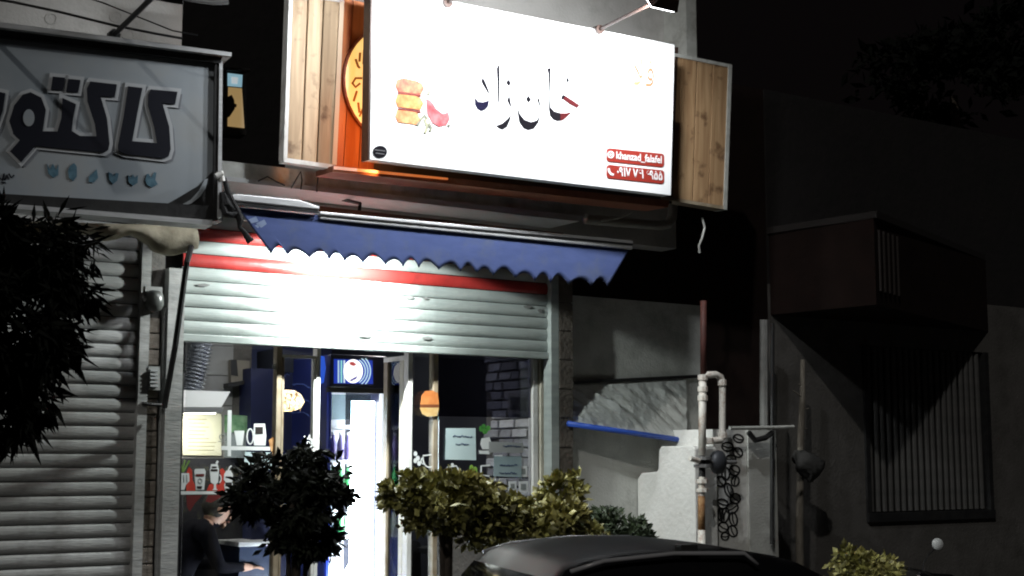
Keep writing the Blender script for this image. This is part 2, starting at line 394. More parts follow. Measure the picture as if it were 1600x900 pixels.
def slat_mesh(L, pitch, dep=0.0115, n=6):
    mb = MB(); pr = []
    for i in range(n + 1):
        t = i / n; pr.append((-dep * math.sin(math.pi * t) ** 0.7, pitch * 0.93 * t))
    pr = [(0.006, 0.0)] + pr + [(0.006, pitch * 0.93)]
    mb.rings([[Vector((x, y, z)) for y, z in pr] for x in (-L / 2, L / 2)])
    return mb
def shutter(name, x0, x1, z0, nrow, pitch, mats, label, Y=0.0, rail=0.05):
    t = thing(name, ((x0 + x1) / 2, Y, z0), label, 'roller shutter')
    cache = {}
    for i in range(nrow):
        m = mats(i); wl = Vector(((x0 + x1) / 2 + random.uniform(-.001, .001), Y + random.uniform(-0.0015, 0.0015), z0 + rail + i * pitch))
        if m not in cache:
            o = slat_mesh(x1 - x0, pitch).build('slat', m, t, loc=(0, 0, 0)); cache[m] = o
            o.location = wl - WL[t.name]; WL[o.name] = wl
            for p in o.data.polygons: p.use_smooth = False
        else: place('slat', cache[m].data, wl, t)
    MB().box(x0, x1, Y + 0.012, Y + 0.02, z0 + rail, z0 + rail + nrow * pitch).build('backing_sheet', M_BLACK, t)
    MB().box(x0, x1, Y - 0.022, Y + 0.022, z0, z0 + rail - 0.004).build('bottom_rail', mats(0), t, bevel=0.006)
    return t
ls = shutter('roller_shutter', XL0 - 0.6, XL1, 0.16, 41, 0.0765, lambda i: M_OLDMETAL if i not in (8,) else M_OLDMETAL,
             'closed grey roller shutter under the old sign at the left edge')
MB().box(XL1 - 0.01, XL1 + 0.045, -0.045, 0.04, 0.16, 3.2).build('guide_rail', M_OLDMETAL, ls)

# pillar facing: stone tiles, one by one
za = at(235, 890, 0).z; xa, xb = at(226, 650, -0.01).x, at(247, 650, -0.01).x
pf = MB().box(0, xb - xa, 0, 0.02, 0, 0.086).build('stone_tile', M_STONE, nb, loc=(0, 0, 0), bevel=0.004)
zz = 0.17; first = True
while zz < 2.66:
    wl = Vector((xa + random.uniform(-.003, .003), -0.004 + random.uniform(-.004, .004), zz))
    if first: pf.location = wl - WL[nb.name]; first = False
    else:
        o = place('stone_tile', pf.data, wl, nb); o.modifiers.new('bevel', 'BEVEL').width = 0.004
    zz += 0.0925
MB().box(xb + 0.012, xb + 0.03, -0.03, 0.02, 0.16, 2.72).build('conduit_strip', M_OLDMETAL, nb)
# door bell lamp and vent box on the pillar
PW = Plane((0, -0.02, 0))
v = thing('pillar_lamp', at(241, 478, -0.04), 'small unlit wall lamp high on the stone pillar', 'wall lamp')
p = at(241, 468, -0.06)
MB().lathe(p, [(0.03, 0.05), (0.05, 0.03), (0.055, -0.03), (0.04, -0.06), (0.0, -0.075)], n=12).build('lamp_glass', mat('lamp_glass', (0.07, 0.075, 0.07), 0.3), v, smooth=True)
MB().box(p.x - 0.05, p.x + 0.05, -0.05, -0.015, p.z + 0.03, p.z + 0.075).build('bracket', M_OLDMETAL, v)
MB().lathe((p.x - 0.05, -0.06, p.z), [(0.012, -.01), (0.016, 0.0), (0.0, 0.012)], axis=(0, -1, 0)).build('screw_cap', M_WHITEPAINT, v)
v = thing('vent_box', at(240, 612, -0.03), 'louvred vent box on the stone pillar below the small lamp', 'vent')
slab(PW, [(232, 572), (250, 573), (250, 610), (232, 609)], 0.0, 0.03).build('box', M_OLDMETAL, v)
for i in range(5):
    slab(PW, [(235, 577 + i * 6), (247, 577.6 + i * 6), (247, 580.5 + i * 6), (235, 580 + i * 6)], 0.025, 0.045).build('louvre', M_ALU, v)
v = MB().path([at(222, 630, -0.05), at(236, 632, -0.06), at(258, 633, -0.06)], 0.01).build('strap', M_BLACK)
tag(v, 'black strap tying the awning arm to the pillar', 'strap')

# folded awning of the neighbour
aw = thing('folded_awning', at(200, 400, -0.35), 'rolled beige canvas awning hanging below the old grey sign', 'awning')
rows = []
rd = random.Random(3)
for i in range(44):
    t = i / 43; px = -60 + 370 * t; ytop = 343 + 10 * t; dn = 20 + 6 * math.sin(t * 23) + (20 * max(0, min(1, (t - 0.72) / 0.1)))
    rows.append([at(px + 1.5 * math.sin(i * 2.3 + j), ytop + dn * j / 5, -0.34 - 0.045 * math.sin(math.pi * j / 5) - 0.012 * math.sin(i * 1.3 + j)) for j in range(6)])
MB().grid(rows, (0, 0.05, 0)).build('canvas', M_BEIGE, aw, smooth=True)
MB().path([at(299, 385, -0.38), at(292, 410, -0.42), at(274, 540, -0.32), at(257, 636, -0.10)], 0.017).build('arm', M_BLACK, aw)
slab(Plane((0, -0.30, 0)), [(213, 345), (306, 352), (306, 362), (213, 356)], -0.1, 0.0).build('wall_bracket', M_BLACK, aw)

# ------------------------------------------------------------------ the old grey sign
PLL = Plane(at(345, 220, -0.85), yaw=-6.5)
sg = thing('shop_sign', PLL.p(170, 345), 'old unlit grey sign with big dark slanted lettering and teal prints', 'sign')
slab(PLL, [(-60, 50), (336, 100), (336, 322), (-60, 300)], -0.02, 0.0).build('panel', M_SIGNGREY, sg)
slab(PLL, [(-60, 40), (345, 92), (348, 345), (-60, 318)], -0.16, -0.022).build('box', M_BLACK, sg)
slab(PLL, [(-60, 36), (346, 88), (346, 99), (-60, 50)], -0.14, 0.03).build('frame_top', M_BLACK, sg)
slab(PLL, [(-60, 26), (362, 82), (362, 88), (-60, 35)], -0.16, 0.07).build('cap_rail', M_ALU, sg)
slab(PLL, [(-60, 299), (338, 322), (338, 343), (-60, 314)], -0.03, 0.02).build('frame_bottom', M_BLACK, sg)
slab(PLL, [(-60, 312), (332, 344), (332, 352), (-60, 319)], -0.1, 0.045).build('bottom_rail', M_ALU, sg)
slab(PLL, [(336, 94), (342, 95), (340, 345), (333, 345)], -0.02, 0.022).build('frame_side', M_BLACK, sg)
slab(PLL, [(343, 94), (348, 95), (346, 340), (340, 340)], -0.1, 0.03).build('side_rail', M_ALU, sg)
# corner swoosh
slab(PLL, [(255, 322), (280, 308), (310, 290), (332, 268), (335, 345), (255, 336)], 0.0, 0.006).build('corner_print', M_BLACK, sg)
slab(PLL, [(280, 322), (298, 312), (311, 298), (320, 280), (325, 279), (322, 292), (313, 307), (299, 318)], 0.006, 0.010).build('leaf_print', M_SIGNGREY, sg)
# lettering (traced as outline strokes on the board): halo, then dark body
def Lp(c): return [(x / 4.5, 100 + y / 4.5) for x, y in c]
letters = [
    [(1060, 178), (1248, 195), (1232, 283), (1142, 274), (1190, 440), (1200, 600), (1185, 650), (1150, 664), (880, 632), (832, 610), (830, 575), (868, 380), (902, 156), (1002, 168), (965, 350), (930, 542), (1105, 556), (1085, 440), (1040, 290), (1042, 215)],
    [(636, 122), (822, 143), (808, 232), (706, 226), (752, 380), (770, 560), (760, 605), (735, 622), (480, 598), (250, 575), (150, 690), (72, 612), (140, 535), (95, 490), (66, 400), (100, 290), (160, 215), (215, 198), (290, 235), (322, 320), (300, 472), (405, 474), (432, 380), (440, 238), (535, 282), (515, 380), (505, 470), (560, 505), (680, 508), (668, 420), (615, 260), (612, 170)],
    [(372, 88), (458, 96), (442, 185), (358, 178)],
    [(480, 104), (566, 112), (550, 200), (466, 192)],
    [(0, 196), (38, 205), (20, 330), (-30, 470), (-90, 470), (-90, 196)],
]
def grow(c, k):
    cx = sum(p[0] for p in c) / len(c); n = len(c); out = []
    A = sum(c[i][0] * c[(i + 1) % n][1] - c[(i + 1) % n][0] * c[i][1] for i in range(n)); sg_ = 1 if A > 0 else -1
    for i in range(n):
        a, b, d = Vector(c[i - 1]), Vector(c[i]), Vector(c[(i + 1) % n])
        e1 = (b - a).normalized(); e2 = (d - b).normalized(); n1 = Vector((e1.y, -e1.x)) * sg_; n2 = Vector((e2.y, -e2.x)) * sg_
        m = (n1 + n2); m = m.normalized() / max(0.5, math.sqrt(max(0.05, (1 + n1.dot(n2)) / 2)))
        out.append((b.x + m.x * k, b.y + m.y * k))
    return out
M_SHADOWP = mat('letter_drop_print', (0.17, 0.18, 0.20), 0.6)
for c in letters:
    slab(PLL, Lp([(x + 26, y + 24) for x, y in grow(c, 8)]), 0.0, 0.003).build('letter_shadow', M_SHADOWP, sg)
    slab(PLL, Lp(grow(c, 24)), 0.0, 0.006).build('letter_halo', M_HALO, sg)
    slab(PLL, Lp(c), 0.006, 0.012).build('letter', M_NAVYLET, sg)
slab(PLL, Lp(ell(203, 378, 40, 60)), 0.012, 0.015).build('letter_eye', M_SIGNGREY, sg)
cact = [[(330, 700), (350, 740), (372, 700), (395, 745), (410, 705), (410, 780), (375, 800), (340, 770)],
        [(490, 720), (520, 695), (540, 720), (540, 790), (515, 822), (485, 800), (478, 750)],
        [(625, 790), (650, 770), (680, 740), (690, 800), (660, 832), (625, 830)],
        [(762, 760), (785, 770), (800, 790), (815, 765), (835, 770), (825, 820), (795, 845), (768, 815)],
        [(900, 780), (920, 800), (935, 775), (948, 800), (970, 780), (968, 835), (935, 856), (905, 830)],
        [(1030, 775), (1045, 770), (1062, 800), (1085, 760), (1100, 765), (1092, 815), (1110, 845), (1065, 868), (1035, 850), (1022, 820)]]
for c in cact: slab(PLL, Lp(c), 0.0, 0.004).build('plant_print', M_TEAL, sg)
sm = MB()
for a in ([(0, 800), (15, 815), (30, 770)], [(30, 815), (50, 780), (60, 810)], [(62, 770), (80, 800), (100, 780)], [(10, 830), (40, 835)]):
    stroke(PLL, Lp(a), 2.2, 0.0, 0.004, sm)
sm.build('small_lettering', M_NAVYLET, sg)

def flood(name, pl, pa, pb_len, label, energy=0.0, aim=None, m=M_BLACK, group=None, rise=0.0, r=0.014, cone=172):
    """arm square to the board, lamp head at its end"""
    base = pl.p(*pa, 0.0); tip = base + Vector((0, -pb_len, rise))
    t = thing(name, base, label, 'floodlight', group)
    MB().path([base + Vector((0, 0.10, -rise * .1)), tip], r).build('arm', m, t)
    MB().lathe(base, [(0.03, -0.02), (0.03, 0.03)], axis=(0, 1, 0), n=10).build('arm_base', m, t)
    a = (aim - tip).normalized() if aim is not None else Vector((0, 0.8, -0.6)).normalized()
    hd = MB(); e1 = Vector((1, 0, 0)); e2 = a.cross(e1).normalized()
    def q(u, v_, d): return tip + e1 * u + e2 * v_ + a * d
    hd.hexa([q(-.07, -.05, -.04), q(.07, -.05, -.04), q(.07, .05, -.04), q(-.07, .05, -.04), q(-.10, -.075, .03), q(.10, -.075, .03), q(.10, .075, .03), q(-.10, .075, .03)])
    hd.build('lamp_head', m, t, bevel=0.006)
    on = energy > 0
    MB().prism([q(-.085, -.06, .036), q(.085, -.06, .036), q(.085, .06, .036), q(-.085, .06, .036)], a * 0.004).build('lamp_glass', emit_mat('lit_led_glass', (0.95, 0.98, 1.0), 12.0) if on else M_ALU, t)
    if on:
        ld = bpy.data.lights.new('flood_light', 'SPOT'); ld.energy = energy; ld.spot_size = R(cone); ld.spot_blend = 0.7
        ld.shadow_soft_size = 0.05; ld.color = (0.95, 0.98, 1.0)
        lo = bpy.data.objects.new('flood_light', ld); COL.objects.link(lo); lo.parent = t
        lo.location = tip + a * 0.06 - WL[t.name]; lo.rotation_euler = a.to_track_quat('-Z', 'Y').to_euler()
    return t, tip
flood('sign_floodlight', PLL, (178, 55), 0.72, 'unlit black floodlight arm over the old grey sign', rise=0.05, m=M_BLACK)
flood('sign_floodlight', PLL, (-40, 30), 0.72, 'unlit black floodlight arm at the far left of the old sign', rise=0.05, m=M_BLACK)
c1 = MB().path([PLL.p(x, y, 0.1) for x, y in ((-60, -10), (20, 3), (90, 18), (180, 40), (240, 52), (285, 60))], 0.007).build('power_cable', M_BLACK)
tag(c1, 'thick black cable sagging along the top of the old grey sign', 'cable')
c1 = MB().path([PLL.p(x, y, 0.16) for x, y in ((110, -12), (160, 4), (220, 28), (270, 48), (309, 55))], 0.004).build('power_cable', M_BLACK)
tag(c1, 'thin dark cable crossing behind the floodlight arm of the old sign', 'cable')
c1 = MB().path([PLL.p(x, y, 0.3) for x, y in ((270, -6), (300, 1), (330, 4), (356, 3))], [0.008, 0.010, 0.012, 0.016]).build('bracket_end', M_ALU)
tag(c1, 'grey bracket tip poking into the dark gap at the top', 'bracket')
c1 = MB(); c1.path([PLL.p(x, y, 0.06) for x, y in ((350, 278), (356, 300), (363, 318), (371, 332), (375, 345), (374, 355), (381, 362), (392, 378))], [.012, .016, .022, .022, .018, .01, .014, .022])
c1.path([PLL.p(x, y, 0.05) for x, y in ((348, 300), (352, 320), (364, 330), (370, 338))], [.02, .04, .03, .014])
c1.path([PLL.p(x, y, 0.07) for x, y in ((347, 318), (352, 334), (362, 336), (372, 332))], [.012, .02, .016, .01])
tag(c1.build('knotted_cable', M_CLOTHBLK), 'knotted black cable bundle dangling from the lower corner of the old sign', 'cable')
v = thing('corner_clamp', PLL.p(343, 290, 0.05), 'white corner clamp on the lower right of the old sign', 'clamp')
MB().path([PLL.p(343, 268, 0.06), PLL.p(347, 284, 0.06)], 0.02).build('clip', M_WHITEPAINT, v)
MB().path([PLL.p(337, 276, 0.07), PLL.p(347, 271, 0.07)], 0.016).build('strap', M_WHITEPAINT, v)

# small lit advertising box deep in the gap
v = thing('hanging_sign', at(370, 212, 0.5), 'small beige lit box sign with pale blue top in the dark gap', 'sign')
PG = Plane(at(370, 160, 0.5), yaw=-4)
slab(PG, [(352, 108), (385, 112), (385, 211), (350, 208)], -0.14, -0.004).build('box', M_BLACK, v)
slab(PG, [(356, 114), (379, 117), (378, 136), (356, 134)], -0.004, 0.002).build('top_panel', emit_mat('pale_blue_panel', (0.35, 0.62, 0.75), 0.55), v)
slab(PG, [(357, 136), (378, 138), (382, 200), (356, 197)], -0.004, 0.002).build('lower_panel', emit_mat('beige_panel', (0.55, 0.36, 0.14), 0.5), v)
slab(PG, [(362, 120), (372, 121), (371, 131), (362, 130)], 0.002, 0.005).build('mark', emit_mat('mark_white', (0.8, 0.9, 0.95), 0.5), v)
slab(PG, [(354, 152), (362, 148), (366, 156), (367, 170), (359, 182), (352, 186)], 0.002, 0.012).build('silhouette', M_BLACK, v)
slab(PG, [(362, 160), (370, 163), (369, 168), (362, 166)], 0.002, 0.004).build('caption', M_BRONZE, v)
MB().path([at(352, 108, 0.5), at(390, 110, 0.5)], 0.012).build('hanger', M_BLACK, v)

# ------------------------------------------------------------------ the falafel shop: shell
shop = thing('shop_building', (XP1, 0.3, 0.16), 'small takeaway shop with half raised shutter and blue awning', 'building')
ZC = 2.95
xs0, xs1 = XP1 - 0.10, XR0 + 0.06
DEEP = 3.4
M_TILEW = mat('grey_wall_tile', (0.20, 0.20, 0.20), 0.45, col2=(0.26, 0.26, 0.255), scale=5)
M_INNAVY = mat('navy_wall_vinyl', (0.006, 0.009, 0.042), 0.6, col2=(0.010, 0.015, 0.062), scale=5)
M_INBLACK = mat('black_wall', (0.010, 0.010, 0.013), 0.6, col2=(0.016, 0.016, 0.02), scale=4)
MB().box(xs0, xs1 + .3, -0.10, DEEP, 0.16, FLOOR).build('floor_slab', mat('floor_tile', (0.22, 0.21, 0.2), 0.35, col2=(0.3, 0.29, 0.28), scale=6), shop)
MB().box(xs0 - .2, XR1 - .02, 0.10, DEEP, ZC, ZC + 0.2).build('ceiling', M_PLASTER, shop)
MB().box(xs0 - .2, xs1 + .3, DEEP, DEEP + 0.2, 0.16, ZC).build('back_wall', M_INNAVY, shop)
MB().box(xs0 - .2, xs0, 0.26, DEEP, FLOOR, ZC).build('left_wall', M_TILEW, shop)
MB().box(xs1, XR1 - .022, 0.285, DEEP, FLOOR, ZC).build('right_wall', M_INBLACK, shop)
MB().box(xs0, xs1, 0.05, 0.10, at(560, 470, 0.05).z, ZC + 0.2).build('shutter_lintel', M_BLACK, shop)
MB().box(XP1 - 0.085, XP1 + 0.012, -0.05, 0.04, 0.16, 2.95).build('left_guide_rail', M_OLDMETAL, shop)
MB().box(XR0 - 0.012, XR0 + 0.05, -0.05, 0.04, 0.16, at(865, 430, -.05).z).build('right_guide_rail', M_WHITEMETAL, shop)
MB().box(XR0 + 0.052, XR1, -0.03, 0.28, 0.16, 3.3).build('right_pillar', M_BRONZE, shop)
t0 = MB().box(0, XR1 - XR0 - 0.06, -0.018, 0.0, 0, 0.19).build('pillar_stone', mat('brown_stone', (0.075, 0.062, 0.05), .85, col2=(.11, .095, .08), scale=14, bump=.5), shop, loc=(0, 0, 0))
t0.location = Vector((XR0 + 0.056, -0.032, 0.17)) - WL[shop.name]
for i in range(1, 15): place('pillar_stone', t0.data, (XR0 + 0.056, -0.032 + random.uniform(-.005, .003), 0.17 + i * 0.197), shop)
# upper storey behind the big sign
UY = -0.12
ux0, ux1 = at(470, 100, UY).x, at(1052, 60, UY).x
MB().box(ux0, ux1, UY, UY + 0.2, at(560, 335, UY).z, 5.2).build('upper_wall', M_PLASTERL, shop)
MB().box(ux1 - 0.09, ux1 + 0.005, UY - 0.25, UY - 0.002, at(1052, 110, UY).z, 5.2).build('corner_post', M_GALV, shop)
# dark recess between the two buildings
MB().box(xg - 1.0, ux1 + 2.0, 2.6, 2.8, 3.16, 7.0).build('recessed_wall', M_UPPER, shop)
MB().box(xg - 0.01, ux0 + .02, -0.05, 2.6, at(420, 296, -.05).z - .04, at(420, 296, -.05).z).build('ledge', M_GALV, shop)

# shutter curtain
zb = at(300, 521, 0.0).z
sh = shutter('roller_shutter', XP1 + 0.012, XR0 - 0.012, zb - 0.05, 13, 0.0785, lambda i: M_REDMETAL if i in (5, 7) else M_WHITEMETAL,
             'half raised white roller shutter with two red stripes above the lit shop front')
P0 = Plane((0, -0.018, 0))
for (x, y, a, b) in ((307, 444, 22, 4), (632, 463, 16, 5), (660, 465, 10, 3), (560, 524, 22, 3), (660, 527, 16, 4), (818, 478, 14, 4), (840, 484, 8, 5)):
    slab(P0, [(x, y), (x + a * .6, y - b * .3), (x + a, y + b * .3), (x + a * .7, y + b), (x + 2, y + b * .7)], 0, 0.0025).build('worn_patch', mat('worn_patch', (0.17, 0.175, 0.17), 0.8), sh)

# ------------------------------------------------------------------ hood and awning
PH = Plane((0, -0.42, 0))
hd = thing('metal_hood', PH.p(620, 330), 'long grey sheet metal hood between the big sign and the blue awning', 'hood')
slab(PH, [(340, 250), (915, 316), (911, 337), (340, 274)], -0.30, 0.0).build('hood_sheet', M_GALV, hd)
slab(PH, [(340, 274), (911, 337), (905, 346), (340, 281)], -0.30, 0.03).build('hood_lip', M_ALU, hd)
slab(Plane((0, -0.55, 0)), [(500, 322), (690, 343), (880, 364), (880, 369), (690, 351), (500, 335)], -0.18, 0.0).build('fascia_beam', mat('brown_beam', (0.10, 0.04, 0.022), 0.6, col2=(0.14, 0.06, 0.03), scale=8), hd)
for pts in (((403, 283), (418, 276), (432, 284), (445, 290)), ((455, 294), (463, 280), (470, 268), (472, 282), (470, 296)), ((497, 272), (496, 286), (495, 300))):
    c1 = MB().path([PH.p(x, y, 0.05) for x, y in pts], 0.0045).build('loose_wire', M_BLACK)
    tag(c1, {403: 'loose black wire looping over the left end of the hood', 455: 'twisted black wire standing up on the hood lip', 497: 'short straight black wire hanging over the hood lip'}[pts[0][0]], 'wire')

PA = Plane((0, -0.80, 0))
an = thing('awning', PA.p(680, 440), 'blue fabric awning with scalloped edge over the white shutter', 'awning')
NC, NR = 236, 9
rows = []
for j in range(NR):
    row = []
    for i in range(NC):
        t = i / (NC - 1); s_ = j / (NR - 1)
        xt, yt = 371 + 614 * t, 323 + 64 * t
        xb_, yb_ = 424 + 526 * t, 390 + 53 * t + 1.5 * math.sin(t * 9)
        tip = abs(math.sin(math.pi * (t * 18.0 + 0.12 * math.sin(t * 31)))) ** 0.75
        yb_ += 7 - (13 + 2.0 * math.sin(t * 47)) * tip
        x = xt + (xb_ - xt) * s_; y = yt + (yb_ - yt) * s_
        s_ = (y - yt) / (68 - 11 * t)
        off = 0.0012 * math.sin(t * 34 + s_ * 2) * s_ + 0.004 * math.sin(t * 7 + 1) * s_ + 0.02 * s_ + 0.0015 * math.sin(s_ * 3.1) * math.sin(t * 13)
        row.append(PA.p(x, y, off))
    rows.append(row)
MB().grid(rows, (0, 0.004, 0)).build('valance', M_BLUECLOTH, an, smooth=True)
slab(PA, [(500, 330), (990, 376), (989, 390), (500, 342)], -0.05, 0.02).build('front_bar', M_ALU, an, bevel=0.006)
slab(PA, [(500, 334), (989, 380.5), (989, 382.5), (500, 336)], 0.02, 0.026).build('bar_groove', M_BLACK, an)
slab(PA, [(360, 304), (372, 303), (468, 312), (500, 323), (498, 333), (371, 321)], -0.12, 0.03).build('cassette_end', M_ALU, an, bevel=0.006)
slab(PA, [(368, 312), (499, 326), (499, 328), (368, 314)], 0.03, 0.036).build('bar_groove', M_BLACK, an)
slab(PA, [(368, 317), (499, 330.5), (499, 332), (368, 318.5)], 0.03, 0.036).build('bar_groove', M_BLACK, an)
# folding arms carry the bar from the wall
for px in (420, 900):
    a, b = PA.p(px, 332 + (px - 371) * .1, -0.03), None
    MB().path([a, Vector((a.x, -0.45, a.z + 0.03)), Vector((a.x, -0.43, a.z + .05))], 0.016).build('arm', M_ALU, an)
# torn white prints on the left end of the cloth
for pts in (((388, 343), (400, 338), (404, 346), (393, 349)), ((400, 349), (413, 343), (417, 350), (408, 356)), ((410, 362), (417, 358), (418, 370), (411, 367)), ((398, 352), (405, 350), (404, 358))):
    slab(PA, pts, 0.0, 0.012).build('cloth_patch', mat('pale_blue_patch', (0.20, 0.26, 0.40), 0.9), an)

# floodlight hidden under the awning, washing the shutter
lp = at(562, 360, -0.48)
v = thing('awning_floodlight', lp, 'lit floodlight tucked under the blue awning washing the shutter white', 'floodlight')
MB().hexa([lp + Vector(q) for q in ((-.09, -.05, 0), (.09, -.05, 0), (.09, .05, 0), (-.09, .05, 0), (-.06, -.04, .06), (.06, -.04, .06), (.06, .04, .06), (-.06, .04, .06))]).build('lamp_head', M_BLACK, v)
MB().box(lp.x - .075, lp.x + .075, lp.y - .04, lp.y + .04, lp.z - .006, lp.z - .001).build('lamp_glass', emit_mat('lit_led_glass', (0.95, 0.98, 1.0), 12.0), v)
MB().path([lp + Vector((0, 0.02, 0.06)), lp + Vector((0, 0.0, 0.16)), Vector((lp.x, -0.10, lp.z + .26))], 0.012).build('bracket', M_BLACK, v)
ld = bpy.data.lights.new('awning_light', 'SPOT'); ld.energy = 135; ld.spot_size = R(155); ld.spot_blend = .06; ld.shadow_soft_size = 0.03; ld.color = (0.93, 1.0, 0.97)
lo = bpy.data.objects.new('awning_light', ld); COL.objects.link(lo); lo.parent = v; lo.location = (0, 0, -0.045)
lo.rotation_euler = Vector((0.0, 0.40, -1)).normalized().to_track_quat('-Z', 'Y').to_euler()
ld = bpy.data.lights.new('awning_beam', 'SPOT'); ld.energy = 480; ld.spot_size = R(98); ld.spot_blend = 1.0; ld.shadow_soft_size = 0.03; ld.color = (0.93, 1.0, 0.97)
lo = bpy.data.objects.new('awning_beam', ld); COL.objects.link(lo); lo.parent = v; lo.location = (0, 0.02, -0.04)
lo.rotation_euler = (at(528, 462, 0) - lp).normalized().to_track_quat('-Z', 'Y').to_euler()

# ------------------------------------------------------------------ the big white sign
PM = Plane(at(1048, 305, -1.05), yaw=-2.3, tilt=2.5)
bs = thing('shop_sign', PM.p(800, 300), 'big overexposed white sign with calligraphy, kebab picture and wooden side panels', 'sign')
slab(PM, [(583, -22), (1054, 70), (1048, 305), (578, 249)], -0.085, 0.0).build('white_board', M_SIGNWHITE, bs)
e = PM.p(583, -22, -0.002), PM.p(578, 249, -0.002)
mb = MB().prism([e[0] - PM.U * .012, e[1] - PM.U * .012 - PM.V * .004, e[1] - PM.U * .002 - PM.V * .004, e[0] - PM.U * .002], PM.N * -0.09)
mb.build('board_edge', M_BRONZE, bs)
# backing: red-brown recess with glowing disc, planks both sides
slab(PM, [(520, -28), (1060, 74), (1050, 318), (496, 259)], -0.42, -0.40).build('backing_board', M_BRONZE, bs)
for a, b in ((0.0, 0.5), (0.5, 1.0), (1.0, 1.5)):
    q = [(530 + 48 * a * .92, -4 + 9 * a), (530 + 48 * b * .92, -4 + 9 * b), (512 + 48 * b, 263 + 6 * b), (512 + 48 * a, 263 + 6 * a)]
    slab(PM, [(q[0][0] + .6, q[0][1]), (q[1][0] - .6, q[1][1]), (q[2][0] - .6, q[2][1]), (q[3][0] + .6, q[3][1])], -0.40, -0.37).build('recess_plank', M_WOODO, bs)
d0 = PM.uv(PM.p(624, 134, -0.35)); rr = (PM.p(624, 226, -0.35) - PM.p(624, 134, -0.35)).length
mb = MB().prism([PM.w(d0[0] + rr * math.cos(2 * math.pi * i / 40), d0[1] + rr * math.sin(2 * math.pi * i / 40), -0.35) for i in range(40)], PM.N * -0.02)
mb.build('emblem_disc', emit_mat('glowing_yellow_disc', (1.0, 0.62, 0.16), 0.85), bs)
mb = MB()
for i in range(40):
    t0_, t1_ = 2 * math.pi * i / 40, 2 * math.pi * (i + 1) / 40
    mb.prism([PM.w(d0[0] + r_ * math.cos(t), d0[1] + r_ * math.sin(t), -0.345) for r_, t in ((rr * 1.0, t0_), (rr * 1.0, t1_), (rr * 1.04, t1_), (rr * 1.04, t0_))], PM.N * -0.022)
mb.build('emblem_rim', mat('emblem_rim', (0.16, 0.03, 0.01), 0.5), bs)
M_EMB = mat('emblem_script', (0.36, 0.12, 0.012), 0.5)
mb = MB()
for pts, wd in ((((563, 82), (562, 96)), 3), (((556, 92), (560, 104), (563, 106)), 3), (((569, 78), (568, 100)), 2.5), (((566, 122), (556, 122), (551, 130), (556, 136), (563, 130)), 3.2),
                (((558, 142), (553, 158)), 3), (((560, 160), (562, 176)), 3), (((567, 170), (562, 182)), 2.5), (((569, 112), (570, 118)), 3)):
    stroke(PM, pts, wd, -0.35, -0.344, mb)
mb.build('emblem_script', M_EMB, bs)
# left planks and their white frame
TL, TR, BR, BL = (457, -8), (531, 2), (519, 258), (448, 247)
def mixq(s0, s1, shrink=0.5):
    f = lambda A, B, s_: (A[0] + (B[0] - A[0]) * s_, A[1] + (B[1] - A[1]) * s_)
    a, b, c, d = f(TL, TR, s0), f(TL, TR, s1), f(BL, BR, s1), f(BL, BR, s0)
    return [(a[0] + shrink, a[1]), (b[0] - shrink, b[1]), (c[0] - shrink, c[1]), (d[0] + shrink, d[1])]
for i in range(3): slab(PM, mixq(i / 3, (i + 1) / 3, 0.9), -0.34, -0.235).build('side_plank', M_WOODL, bs, bevel=0.004)
slab(PM, [(452, -12), (458, -11), (449, 248), (443, 248)], -0.30, -0.228).build('panel_frame', M_WHITEPAINT, bs)
slab(PM, [(443, 246), (520, 257), (520, 264), (444, 253)], -0.30, -0.228).build('panel_frame', M_WHITEPAINT, bs)
slab(PM, [(531, 1), (538, 2), (526, 258), (519, 257)], -0.30, -0.228).build('panel_frame', mat('tan_trim', (0.55, 0.42, 0.3), 0.5), bs)
slab(PM, [(452, -12), (538, 0), (538, 4), (452, -8)], -0.30, -0.228).build('panel_frame', M_WHITEPAINT, bs)
# right planks
TL, TR, BR, BL = (1040, 84), (1139, 104), (1131, 322), (1034, 306)
for i in range(4): slab(PM, mixq(i / 4, (i + 1) / 4, 0.7), -0.44, -0.40 + 0.004 * (i % 2)).build('side_plank', M_WOODR, bs, bevel=0.003)
slab(PM, [(1139, 101), (1144, 102), (1136, 328), (1131, 327)], -0.50, -0.385).build('panel_frame', M_GALV, bs)
slab(PM, [(1034, 79), (1144, 101), (1144, 106), (1034, 84)], -0.50, -0.388).build('panel_frame', M_GALV, bs)
slab(PM, [(1034, 306), (1131, 322), (1131, 327), (1034, 311)], -0.50, -0.388).build('panel_frame', M_BROWNFRAME, bs)
# soffit under the board and warm light strip behind its edge
slab(PM, [(520, 259), (1046, 313), (1044, 324), (520, 268)], -0.40, -0.16).build('soffit', mat('soffit_red', (0.22, 0.07, 0.035), 0.5, col2=(0.3, 0.1, 0.05), scale=14), bs)
M_LED = emit_mat('warm_led_strip', (0.9, 0.20, 0.03), 0.55)
slab(PM, [(522, 259.5), (700, 278), (700, 281), (522, 264.5)], -0.20, -0.155).build('warm_light_strip', M_LED, bs)
mb = MB().prism([PM.p(582, 30, -.1), PM.p(586, 30, -.1), PM.p(582, 246, -.1), PM.p(578, 246, -.1)], PM.N * -0.012); mb.build('warm_light_strip', M_LED, bs)
ld = bpy.data.lights.new('warm_light', 'AREA'); ld.shape = 'RECTANGLE'; ld.size = 0.05; ld.size_y = 0.45; ld.energy = 1.5; ld.color = (1.0, 0.32, 0.07)
lo = bpy.data.objects.new('warm_light', ld); COL.objects.link(lo); lo.parent = bs
a = PM.p(590, 215, -0.13); lo.location = a - WL[bs.name]
lo.rotation_euler = (-PM.N * .8 - PM.U * .6).normalized().to_track_quat('-Z', 'Y').to_euler()
